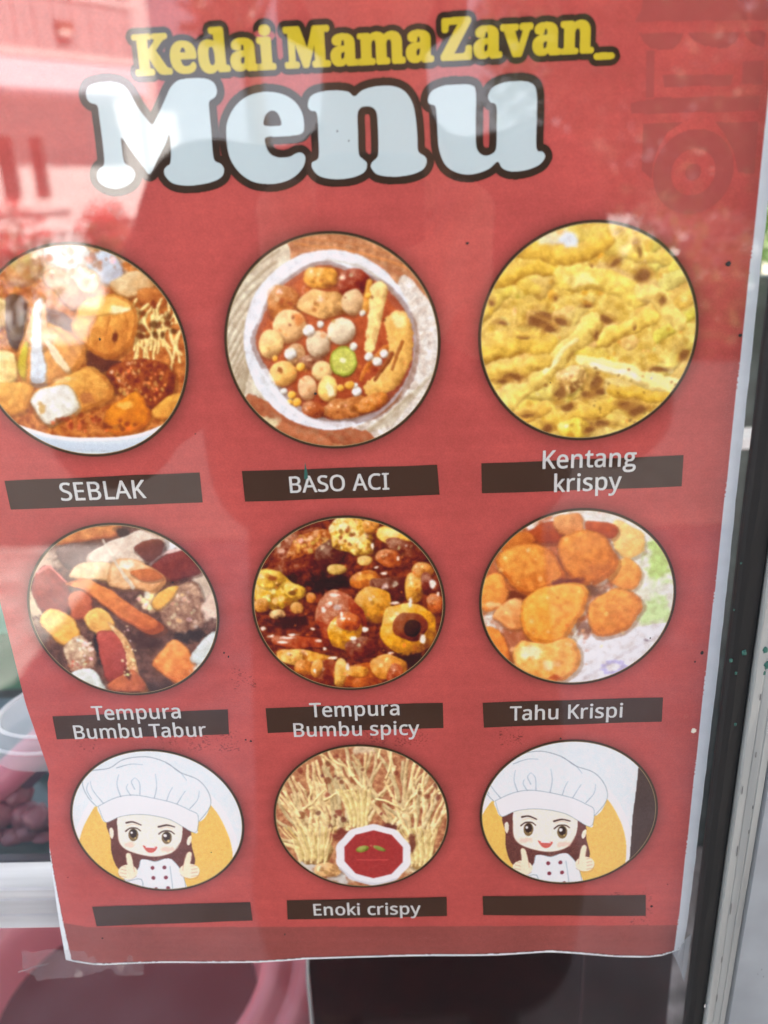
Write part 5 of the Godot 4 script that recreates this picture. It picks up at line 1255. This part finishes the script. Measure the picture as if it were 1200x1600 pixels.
func paint_tabur():
	pic(577, 511, 448, 398)
	fill(K(80, 52, 45), K(124, 84, 68))
	spot(200, 290, 110, K(222, 200, 170), 0.85, 80); spot(165, 480, 60, K(222, 206, 168), 0.9, 90); spot(800, 190, 130, K(226, 228, 224), 0.95, 60); spot(950, 400, 70, K(212, 196, 168), 0.85, 120)
	pl([V(270, 205), V(380, 158), V(480, 132), V(565, 118), V(545, 172), V(460, 192), V(300, 220)], K(216, 152, 82), K(172, 88, 50), 0.22)
	spot(570, 148, 40, K(58, 40, 36), 0.9, 28)
	pl([V(290, 230), V(430, 218), V(440, 292), V(380, 322), V(320, 302)], K(122, 90, 80), K(92, 62, 56), 0.22)
	pl([V(705, 292), V(830, 220), V(885, 250), V(930, 330), V(850, 352), V(770, 372), V(735, 322)], K(138, 56, 44), K(104, 38, 32), 0.22)
	st([V(700, 288), V(760, 240), V(850, 222)], 9, 7, K(228, 200, 190), 0.4)
	pl([V(420, 282), V(440, 240), V(520, 198), V(640, 142), V(705, 148), V(764, 182), V(748, 232), V(690, 284), V(560, 294), V(440, 298)], K(230, 224, 208), K(188, 158, 128), 0.15)
	pl([V(628, 222), V(700, 180), V(757, 190), V(748, 240), V(690, 282)], K(132, 72, 52), K(90, 46, 38), 0.15)
	pl([V(342, 352), V(390, 300), V(522, 294), V(534, 362), V(440, 368), V(370, 362)], K(236, 208, 164), K(214, 168, 108), 0.22)
	pl([V(518, 300), V(570, 262), V(650, 278), V(752, 328), V(774, 372), V(722, 424), V(640, 404), V(560, 404), V(512, 382)], K(234, 202, 152), K(204, 138, 78), 0.22)
	pl([V(610, 320), V(700, 308), V(762, 350), V(702, 372), V(640, 352)], K(208, 122, 62), K(176, 90, 48), 0.15)
	spot(596, 292, 46, K(240, 228, 206), 0.8, 24)
	pl([V(162, 402), V(198, 330), V(250, 308), V(334, 390), V(324, 504), V(250, 516), V(188, 494)], K(168, 68, 54), K(122, 40, 38), 0.22)
	st([V(200, 335), V(258, 312), V(325, 380)], 8, 5, K(216, 130, 118), 0.4)
	pl([V(322, 452), V(360, 413), V(422, 428), V(434, 482), V(412, 535), V(340, 545), V(332, 502)], K(212, 118, 72), K(168, 78, 54), 0.15)
	spot(690, 470, 60, K(226, 190, 132), 0.85, 44); many(12, 680, 462, 50, 36, 8, 18, K(238, 218, 180), 0.8)
	pl([V(708, 462), V(740, 420), V(820, 388), V(880, 368), V(932, 400), V(964, 542), V(900, 604), V(830, 624), V(768, 572), V(748, 522)], K(192, 152, 118), K(126, 86, 68), 0.45)
	many(26, 850, 510, 90, 100, 6, 16, K(216, 188, 156), 0.6)
	pl([V(708, 456), V(760, 408), V(828, 388), V(802, 442), V(740, 502)], K(240, 198, 98), K(216, 150, 60), 0.15)
	spot(985, 490, 50, K(226, 202, 178), 0.9, 80); spot(900, 618, 120, K(50, 38, 36), 0.9, 34); spot(680, 640, 100, K(72, 46, 42), 0.9, 60); spot(740, 870, 120, K(66, 46, 42), 0.9, 46); spot(455, 670, 24, K(40, 30, 28), 0.95, 120)
	pl([V(322, 386), V(400, 360), V(480, 388), V(560, 438), V(640, 498), V(742, 558), V(752, 592), V(690, 606), V(610, 566), V(520, 506), V(440, 446), V(380, 404)], K(236, 156, 80), K(182, 84, 44), 0.15)
	pl([V(178, 542), V(220, 498), V(292, 508), V(352, 560), V(378, 642), V(332, 674), V(270, 654), V(208, 592)], K(244, 208, 108), K(220, 150, 60), 0.22)
	pl([V(300, 662), V(380, 618), V(432, 680), V(444, 742), V(402, 794), V(330, 794), V(298, 722)], K(214, 192, 152), K(158, 108, 84), 0.4)
	many(20, 375, 700, 60, 70, 5, 14, K(240, 230, 205), 0.7); many(8, 370, 765, 60, 26, 6, 12, K(192, 96, 76), 0.7)
	pl([V(393, 542), V(430, 498), V(482, 498), V(534, 560), V(502, 604), V(440, 604)], K(242, 204, 108), K(216, 150, 70), 0.22)
	pl([V(448, 612), V(510, 598), V(562, 630), V(594, 722), V(572, 834), V(500, 844), V(468, 742)], K(192, 86, 70), K(148, 58, 50), 0.12)
	pl([V(498, 560), V(562, 598), V(614, 680), V(644, 780), V(694, 872), V(650, 884), V(600, 802), V(590, 712), V(560, 642)], K(228, 188, 128), K(188, 128, 74), 0.4)
	pl([V(498, 864), V(560, 822), V(622, 780), V(684, 862), V(622, 894), V(540, 894)], K(208, 118, 66), K(168, 82, 54), 0.22)
	spot(600, 812, 22, K(92, 42, 32), 0.9, 36); many(26, 600, 700, 34, 130, 4, 9, K(244, 220, 170), 0.7)
	pl([V(708, 742), V(770, 658), V(822, 636), V(884, 700), V(916, 782), V(892, 836), V(830, 846), V(758, 792)], K(242, 164, 84), K(208, 106, 48), 0.22)
	pl([V(888, 702), V(990, 598), V(1030, 650), V(965, 745), V(900, 742)], K(218, 224, 218), K(184, 196, 186), 0.15)
	spot(930, 780, 44, K(218, 222, 206), 0.9, 40)
	pl([V(330, 800), V(430, 788), V(486, 884), V(440, 900), V(360, 860)], K(220, 227, 218), K(196, 206, 194), 0.15)
	st([V(490, 195), V(545, 290), V(620, 400)], 6, 11, K(208, 202, 182), 0.4, 0.8)
	ruffle(1.6)


func paint_spicy():
	pic(578, 511, 470, 426)
	fill(K(74, 26, 14), K(150, 62, 24), 1.2)
	bl(330, 260, 150, 90, -0.4, K(132, 52, 26), 0.2, 2.2, 0.5, 0.4); bl(410, 220, 110, 50, -0.4, K(176, 90, 32), 0.25, 2.2, 0.6, 0.5); many(20, 400, 220, 100, 50, 5, 16, K(225, 170, 80), 0.7); bl(500, 260, 80, 70, 0, K(92, 36, 22), 0.2)
	bl(590, 175, 95, 85, 0.1, K(216, 164, 52), 0.2, 2.2, 0.8, 0.5); bl(640, 220, 70, 50, 0.3, K(222, 178, 70), 0.2, 2.2, 0.8, 0.5); many(24, 600, 180, 80, 70, 8, 20, K(245, 225, 150), 0.7); many(10, 560, 160, 70, 60, 6, 14, K(130, 60, 20), 0.7)
	bl(690, 130, 40, 40, 0, K(205, 130, 45)); bl(800, 180, 90, 44, 0.25, K(234, 186, 72), 0.1); spot(780, 160, 50, K(246, 226, 150), 0.8, 22); bl(870, 240, 120, 40, 0.3, K(120, 46, 24), 0.1); bl(770, 280, 70, 44, 0.3, K(180, 86, 34)); bl(660, 290, 40, 20, 0, K(225, 180, 90))
	spot(480, 400, 150, K(44, 22, 16), 0.95, 62); spot(300, 385, 60, K(52, 24, 16), 0.9, 30); bl(520, 335, 52, 26, 0, K(206, 166, 76))
	bl(220, 440, 112, 90, 0.1, K(216, 166, 42), 0.1, 2.2, 0.8, 0.3); bl(200, 380, 74, 50, 0.1, K(222, 176, 56), 0.1); spot(212, 378, 30, K(140, 66, 30), 0.9, 20); bl(320, 440, 52, 38, 0.1, K(224, 178, 56), 0.1); spot(308, 448, 22, K(110, 60, 20), 0.9, 12); many(10, 220, 440, 80, 50, 8, 22, K(246, 226, 140), 0.7); bl(150, 510, 40, 36, 0, K(200, 130, 45)); bl(325, 520, 36, 28, 0, K(212, 150, 70)); bl(226, 552, 40, 28, 0, K(222, 176, 110)); bl(395, 472, 26, 26, 0, K(206, 120, 40)); spot(290, 590, 120, K(56, 24, 16), 0.9, 40)
	bl(660, 380, 86, 44, -0.1, K(196, 104, 32), 0.15); spot(650, 370, 50, K(228, 160, 60), 0.8, 22); bl(790, 420, 120, 54, 0.1, K(104, 40, 24), 0.15); bl(900, 420, 56, 74, 0.1, K(222, 156, 52), 0.12); bl(940, 340, 60, 40, 0, K(206, 130, 50)); bl(1000, 500, 40, 50, 0, K(190, 90, 36)); bl(960, 400, 30, 50, 0, K(120, 44, 28))
	bl(700, 505, 84, 92, 0.2, K(214, 144, 38), 0.1, 3.0, 0.5); bl(540, 585, 118, 150, -0.25, K(158, 58, 26), 0.08, 2.4, 0.7); bl(560, 640, 86, 96, -0.2, K(218, 150, 26), 0.12, 2.2, 0.8); bl(580, 590, 60, 50, 0, K(190, 82, 26)); bl(640, 720, 80, 60, 0, K(118, 42, 24), 0.15)
	bl(872, 622, 146, 128, 0.15, K(220, 150, 26), 0.06, 2.1, 0.7, 0.2); bl(882, 612, 88, 70, 0.1, K(132, 54, 22), 0.08, 2.0, 0.3, 0.2, 0); bl(892, 616, 46, 42, 0, K(58, 28, 18), 0.06, 2.0, 0.1, 0.1, 0)
	spot(850, 790, 130, K(46, 22, 16), 0.9, 50); bl(370, 780, 150, 52, 0.18, K(224, 154, 52), 0.12); bl(300, 770, 60, 40, 0, K(230, 176, 80)); bl(450, 845, 100, 66, 0.1, K(138, 52, 24), 0.15); bl(350, 820, 50, 40, 0, K(205, 120, 40)); bl(420, 820, 30, 50, 0.2, K(225, 150, 60))
	bl(640, 862, 138, 66, 0, K(186, 86, 26), 0.12); bl(620, 840, 60, 30, 0, K(224, 150, 50)); bl(538, 860, 30, 90, 0.05, K(222, 164, 66), 0.1); bl(780, 815, 96, 64, 0.2, K(214, 138, 46), 0.1); bl(810, 850, 40, 60, 0.4, K(170, 70, 30)); bl(330, 690, 140, 30, 0.1, K(170, 66, 30), 0.2)
	for a in [[510, 455, 24, 9], [455, 530, 14, 18], [540, 560, 9, 24], [548, 575, 20, 8], [660, 630, 16, 14], [600, 672, 20, 14], [280, 670, 46, 8], [250, 690, 40, 8], [300, 655, 30, 10], [190, 660, 22, 12], [150, 620, 16, 12], [430, 685, 24, 10], [460, 720, 14, 10], [945, 672, 20, 30], [800, 496, 28, 9], [882, 492, 12, 24], [690, 225, 10, 20], [985, 405, 16, 26], [745, 352, 22, 9], [715, 325, 14, 8], [1015, 455, 8, 18], [820, 280, 10, 18], [495, 495, 10, 12], [570, 812, 10, 24], [500, 775, 30, 9], [790, 745, 18, 8], [410, 838, 8, 12], [400, 625, 14, 8]]:
		spot(a[0], a[1], a[2], K(238, 224, 206), 0.95, a[3])
	many(40, 578, 511, 440, 400, 3, 8, K(225, 120, 60), 0.6)
	ruffle(1.5)


func paint_tahu():
	pic(456, 380, 384, 345)
	fill(K(206, 204, 188), K(220, 220, 212))
	spot(770, 230, 70, K(176, 202, 110), 0.9, 110); spot(760, 430, 70, K(182, 208, 130), 0.8, 90); spot(690, 340, 60, K(222, 222, 200), 0.9, 90); spot(740, 330, 60, K(214, 222, 196), 0.7, 40)
	pg(PackedVector2Array([V(470, 540), V(640, 500), V(860, 480), V(860, 720), V(380, 740)]), K(216, 216, 216), 0.04); st([V(480, 700), V(640, 600), V(800, 510)], 8, 8, K(196, 190, 190), 0.2, 0.6)
	for k in 9: spot(600 + cos(k * 0.7) * 40, 650 + sin(k * 0.7) * 26, 18, K(168, 160, 204), 0.7, 10)
	spot(735, 540, 12, K(120, 100, 110), 0.8, 5); spot(300, 300, 330, K(176, 84, 40), 0.9, 260); spot(220, 560, 150, K(170, 84, 48), 0.85, 130)
	pl([V(590, 88), V(690, 128), V(706, 200), V(645, 224), V(598, 182)], K(242, 208, 134), K(226, 174, 90), 0.22)
	pl([V(280, 112), V(400, 78), V(404, 152), V(330, 164), V(255, 152)], K(178, 78, 36), K(146, 58, 28), 0.22)
	pl([V(368, 70), V(470, 58), V(474, 124), V(400, 134)], K(226, 162, 92), K(196, 112, 52), 0.22)
	pl([V(498, 80), V(600, 108), V(592, 152), V(500, 132)], K(186, 82, 36), K(156, 64, 30), 0.22)
	pl([V(170, 170), V(250, 120), V(300, 150), V(250, 190), V(180, 205)], K(210, 128, 50), K(176, 84, 34), 0.22)
	pl([V(578, 250), V(640, 218), V(694, 258), V(694, 324), V(640, 344), V(575, 306)], K(238, 178, 88), K(214, 126, 52), 0.18)
	pl([V(148, 252), V(168, 200), V(240, 168), V(332, 178), V(394, 240), V(404, 304), V(330, 334), V(268, 364), V(198, 314)], K(236, 168, 74), K(194, 98, 32), 0.2)
	pl([V(382, 172), V(430, 128), V(500, 112), V(574, 158), V(606, 242), V(562, 306), V(480, 326), V(418, 274)], K(232, 154, 64), K(188, 96, 32), 0.2)
	spot(430, 312, 70, K(110, 46, 28), 0.9, 20); spot(515, 346, 60, K(112, 72, 52), 0.9, 30); spot(205, 366, 56, K(104, 46, 28), 0.9, 24); spot(482, 490, 44, K(130, 84, 66), 0.85, 40)
	pl([V(72, 362), V(86, 298), V(150, 276), V(186, 340), V(164, 404), V(86, 426)], K(242, 176, 76), K(216, 124, 56), 0.22)
	spot(112, 402, 46, K(240, 204, 140), 0.8, 18)
	pl([V(498, 422), V(538, 368), V(620, 332), V(684, 358), V(710, 412), V(664, 484), V(590, 526), V(528, 520), V(502, 472)], K(238, 168, 74), K(198, 104, 38), 0.18)
	pl([V(130, 432), V(200, 378), V(254, 390), V(264, 474), V(200, 496), V(146, 464)], K(242, 184, 114), K(212, 128, 64), 0.22)
	pl([V(88, 488), V(150, 498), V(186, 560), V(186, 630), V(125, 600)], K(236, 154, 64), K(210, 106, 44), 0.22)
	pl([V(240, 402), V(298, 338), V(400, 316), V(484, 328), V(496, 390), V(454, 464), V(404, 538), V(298, 548), V(246, 482)], K(248, 190, 82), K(216, 126, 38), 0.18)
	pl([V(206, 582), V(248, 538), V(330, 552), V(432, 530), V(470, 622), V(414, 696), V(340, 708), V(258, 676), V(212, 644)], K(250, 210, 118), K(216, 132, 52), 0.22)
	spot(275, 590, 50, K(248, 232, 190), 0.75, 30); spot(350, 640, 36, K(248, 232, 190), 0.6, 24); spot(368, 694, 40, K(180, 72, 38), 0.8, 16)
	many(26, 400, 380, 300, 280, 4, 10, K(196, 96, 36), 0.45); many(26, 380, 400, 280, 260, 4, 12, K(250, 216, 146), 0.5)
	ruffle(1.8)


func paint_enoki():
	pic(553, 453, 456, 366)
	fill(K(150, 84, 58), K(196, 146, 100), 1.2)
	spot(240, 720, 110, K(196, 192, 182), 0.95, 60); spot(440, 780, 70, K(190, 188, 180), 0.95, 40); spot(860, 720, 90, K(206, 190, 150), 0.9, 60); spot(560, 110, 80, K(214, 206, 170), 0.7, 30)
	bl(300, 600, 100, 108, -0.2, K(222, 202, 138), 0.12, 2.2, 0.4, 0.2, 0); bl(540, 440, 64, 84, 0, K(226, 210, 148), 0.12, 2.2, 0.4, 0.2, 0); bl(440, 480, 46, 50, 0.3, K(222, 196, 130)); bl(870, 610, 64, 120, 0.1, K(222, 198, 124), 0.15); bl(740, 450, 50, 60, 0, K(214, 176, 116), 0.15); bl(370, 730, 80, 40, 0.1, K(214, 170, 110), 0.15)
	for bunch in [[310, 620, -2.75, -1.35, 17, 520], [430, 500, -2.35, -1.45, 12, 380], [540, 480, -2.0, -1.1, 16, 430], [745, 500, -2.1, -0.9, 14, 430], [870, 620, -2.3, -0.95, 13, 460]]:
		for k in int(bunch[4]):
			var a := lerpf(bunch[2], bunch[3], (k + rng.randf()) / bunch[4]); var l: float = bunch[5] * rng.randf_range(0.6, 1.0)
			var o := V(bunch[0] + rng.randf_range(-60, 60), bunch[1] + rng.randf_range(-20, 20)); var p := [o]
			for q in 4:
				a += rng.randf_range(-0.24, 0.24); o += V(cos(a), sin(a)) * l / 4; p.append(o)
			var t := rng.randf_range(0.82, 1.06)
			st(p, 13, 8, Color(0.89 * t, 0.79 * t, 0.56 * t), 0.9)
	many(36, 560, 320, 400, 190, 8, 24, K(126, 62, 46), 0.75)
	for k in 14:
		var x := rng.randf_range(130, 960); var y := rng.randf_range(140, 480); var a := rng.randf_range(-2.6, -0.5); var p := [V(x, y)]
		for q in 3:
			a += rng.randf_range(-0.5, 0.5); p.append(p[-1] + V(cos(a), sin(a)) * 50)
		st(p, 8, 6, K(232, 214, 152), 0.9)
	for q in [[300, 690, 1.0], [540, 500, 0.6], [870, 700, 0.7]]:
		for k in 14: st([V(q[0] + (k - 7) * 11 * q[2], q[1] - k % 3 * 12), V(q[0] + (k - 7) * 14 * q[2], q[1] - 90), V(q[0] + (k - 7) * 22 * q[2] - 20, q[1] - 190)], 7, 5, K(232 - k % 3 * 14, 212 - k % 3 * 16, 150 - k % 3 * 22), 0.7, 0.9)
	spot(450, 540, 60, K(120, 56, 46), 0.9, 40); spot(700, 500, 60, K(96, 44, 40), 0.9, 22); spot(815, 590, 26, K(110, 56, 44), 0.9, 70)
	ruffle(1.2)
	var rim := PackedVector2Array(); var well := PackedVector2Array()
	for k in 20:
		var a := TAU * k / 20; var w := 1.0 + (0.035 if k % 2 else -0.01)
		rim.append(V(615 + cos(a) * 196 * w, 646 + sin(a) * 158 * w))
	for k in 10: well.append(V(617 + cos(TAU * (k + 0.5) / 10) * 160, 642 + sin(TAU * (k + 0.5) / 10) * 128))
	pg(rim, K(222, 224, 226), 0.03); st([V(440, 720), V(520, 780), V(640, 800), V(740, 770)], 9, 7, K(188, 190, 194), 0.2, 0.7); pg(well, K(156, 56, 54), 0.08, false)
	bl(562, 612, 36, 17, -0.25, K(126, 140, 52), 0.1, 2.0, 0.5, 0.2, 0); bl(648, 610, 40, 12, 0.35, K(120, 136, 56), 0.1, 2.0, 0.4, 0.2, 0); spot(603, 594, 8, K(190, 110, 90), 0.8, 6); st([V(530, 672), V(690, 669)], 3, 3, K(206, 82, 80), 0.1)


func paint_chef(ox: float, oy: float, cx: float, cy: float, rx: float, ry: float, strip: bool):   # a cartoon cook in a tall hat, both thumbs up
	pic(cx - ox, cy - oy, rx, ry)
	fill(K(206, 218, 222), K(214, 224, 226))
	var line := K(120, 128, 134)
	ov(690, 560, 374, 374, K(226, 232, 226)); ov(688, 562, 346, 346, K(226, 180, 90), 0.05)
	pg(PackedVector2Array([V(478, 396), V(492, 470), V(496, 540), V(520, 606), V(570, 640), V(640, 610), V(740, 606), V(820, 620), V(868, 580), V(852, 500), V(846, 420), V(800, 380), V(560, 360)]), K(104, 64, 58), 0.1)
	pg(PackedVector2Array([V(488, 432), V(500, 424), V(508, 448), V(500, 474), V(490, 460)]), K(232, 218, 196)); pg(PackedVector2Array([V(836, 466), V(850, 458), V(850, 482), V(838, 500), V(830, 488)]), K(232, 218, 196))
	pg(PackedVector2Array([V(536, 366), V(524, 430), V(530, 488), V(562, 524), V(630, 548), V(700, 556), V(768, 536), V(804, 486), V(810, 400), V(760, 374), V(640, 356)]), K(232, 228, 206), 0.03)
	st([V(524, 430), V(530, 488), V(562, 524), V(630, 548), V(700, 556), V(768, 536), V(804, 486)], 2.5, 2.5, K(150, 110, 96), 0.1)
	spot(580, 504, 34, K(226, 176, 160), 0.6, 18); spot(748, 522, 34, K(226, 176, 160), 0.6, 18)
	for e in [[595, 456], [744, 468]]:
		ov(e[0], e[1], 27, 31, K(224, 224, 212)); ov(e[0], e[1], 22, 29, K(122, 100, 66)); ov(e[0], e[1] - 6, 16, 20, K(58, 44, 40))
		spot(e[0] - 7, e[1] - 10, 8, K(240, 240, 235), 1.0); spot(e[0] + 8, e[1] + 14, 5, K(226, 200, 130), 0.9)
		st([V(e[0] - 34, e[1] - 16), V(e[0] - 14, e[1] - 30), V(e[0] + 14, e[1] - 30), V(e[0] + 32, e[1] - 18)], 4, 3, K(70, 48, 44), 0.1)
		st([V(e[0] - 30, e[1] - 40), V(e[0], e[1] - 48), V(e[0] + 26, e[1] - 40)], 1.6, 1.6, K(190, 140, 120), 0.1)
	st([V(564, 402), V(594, 398), V(630, 412)], 5, 3, K(70, 46, 44), 0.1); st([V(708, 420), V(744, 412), V(778, 420)], 5, 3, K(70, 46, 44), 0.1)
	pg(PackedVector2Array([V(638, 504), V(666, 514), V(702, 510), V(690, 532), V(668, 538), V(650, 526)]), K(196, 96, 86), 0.05); st([V(652, 512), V(692, 514)], 3, 3, K(236, 226, 222), 0.1)
	var white := K(214, 226, 230)
	pg(PackedVector2Array([V(440, 332), V(404, 290), V(386, 230), V(420, 186), V(500, 172), V(560, 132), V(650, 116), V(740, 140), V(800, 182), V(880, 214), V(928, 270), V(936, 330), V(884, 398), V(760, 330), V(540, 300)]), white, 0.03)
	st([V(440, 332), V(404, 290), V(386, 230), V(420, 186), V(500, 172), V(560, 132), V(650, 116), V(740, 140), V(800, 182), V(880, 214), V(928, 270), V(936, 330), V(888, 396)], 2.2, 2.2, line, 0.1)
	pg(PackedVector2Array([V(446, 330), V(530, 294), V(620, 284), V(760, 310), V(846, 346), V(884, 372), V(882, 420), V(868, 448), V(760, 388), V(640, 366), V(540, 374), V(472, 400), V(450, 366)]), K(222, 232, 236), 0.03)
	st([V(446, 330), V(530, 294), V(620, 284), V(760, 310), V(846, 346), V(884, 372), V(868, 446), V(760, 388), V(640, 366), V(540, 374), V(472, 400), V(446, 330)], 2.0, 2.0, line, 0.1)
	for a in [[470, 318, 428, 262, 420, 226], [548, 292, 532, 240, 540, 196], [590, 286, 572, 256, 578, 236], [606, 258, 592, 226, 606, 208], [628, 282, 626, 230, 608, 208], [690, 292, 700, 240, 694, 190], [744, 304, 756, 270, 770, 246], [790, 318, 812, 282, 826, 262], [846, 340, 880, 300, 886, 262], [420, 300, 402, 262, 412, 232], [530, 170, 590, 150, 640, 150], [742, 142, 800, 180, 830, 216]]:
		st([V(a[0], a[1]), V(a[2], a[3]), V(a[4], a[5])], 2.6, 1.4, K(132, 142, 150), 0.1, 0.9)
	pg(PackedVector2Array([V(626, 572), V(660, 570), V(694, 576), V(730, 566), V(770, 568), V(806, 610), V(826, 660), V(836, 760), V(636, 760), V(634, 700), V(560, 672), V(556, 648), V(612, 616)]), K(216, 228, 232), 0.03)
	st([V(626, 572), V(612, 616), V(556, 650), V(560, 672), V(630, 662), V(636, 740)], 2.2, 2.2, line, 0.1); st([V(770, 568), V(806, 610), V(828, 670), V(836, 740)], 2.2, 2.2, line, 0.1); st([V(760, 600), V(772, 690), V(776, 740)], 2, 2, line, 0.1); st([V(660, 570), V(694, 578), V(730, 566)], 2.4, 2.4, line, 0.1); st([V(684, 552), V(696, 576), V(714, 552)], 1.8, 1.8, K(170, 130, 112), 0.1)
	for b in [[681, 608], [735, 606], [685, 655], [742, 653], [697, 708], [752, 703]]: ov(b[0], b[1], 9, 9, K(124, 56, 66))
	var skin := K(234, 216, 186)
	for h in [[568, 622, 1], [846, 612, -1]]:
		var s: float = h[2]
		st([V(h[0] + 18 * s, h[1] + 4), V(h[0] + 10 * s, h[1] - 40), V(h[0] + 4 * s, h[1] - 72)], 17, 12, skin, 0.15)
		ov(h[0], h[1] + 5, 44, 34, skin)
		for k in 4: st([V(h[0] - (38 - k * 3) * s, h[1] + 24 - k * 16), V(h[0] - 8 * s, h[1] + 30 - k * 16)], 1.8, 1.8, K(168, 126, 98), 0.1)
		st([V(h[0] + 30 * s, h[1] + 4), V(h[0] + 24 * s, h[1] - 40), V(h[0] + 16 * s, h[1] - 72), V(h[0] + 2 * s, h[1] - 84), V(h[0] - 8 * s, h[1] - 72), V(h[0] - 4 * s, h[1] - 34)], 1.8, 1.8, K(168, 126, 98), 0.1)
		st([V(h[0] - 44 * s, h[1] + 10), V(h[0] - 30 * s, h[1] + 38), V(h[0] + 10 * s, h[1] + 42), V(h[0] + 40 * s, h[1] + 24)], 1.8, 1.8, K(168, 126, 98), 0.1)
	if strip: pg(PackedVector2Array([V(cx - ox + rx * 0.76, cy - oy - ry), V(cx - ox + rx * 1.2, cy - oy - ry), V(cx - ox + rx * 1.2, cy - oy + ry), V(cx - ox + rx * 0.695, cy - oy + ry)]), K(74, 58, 52), 0.05, false)
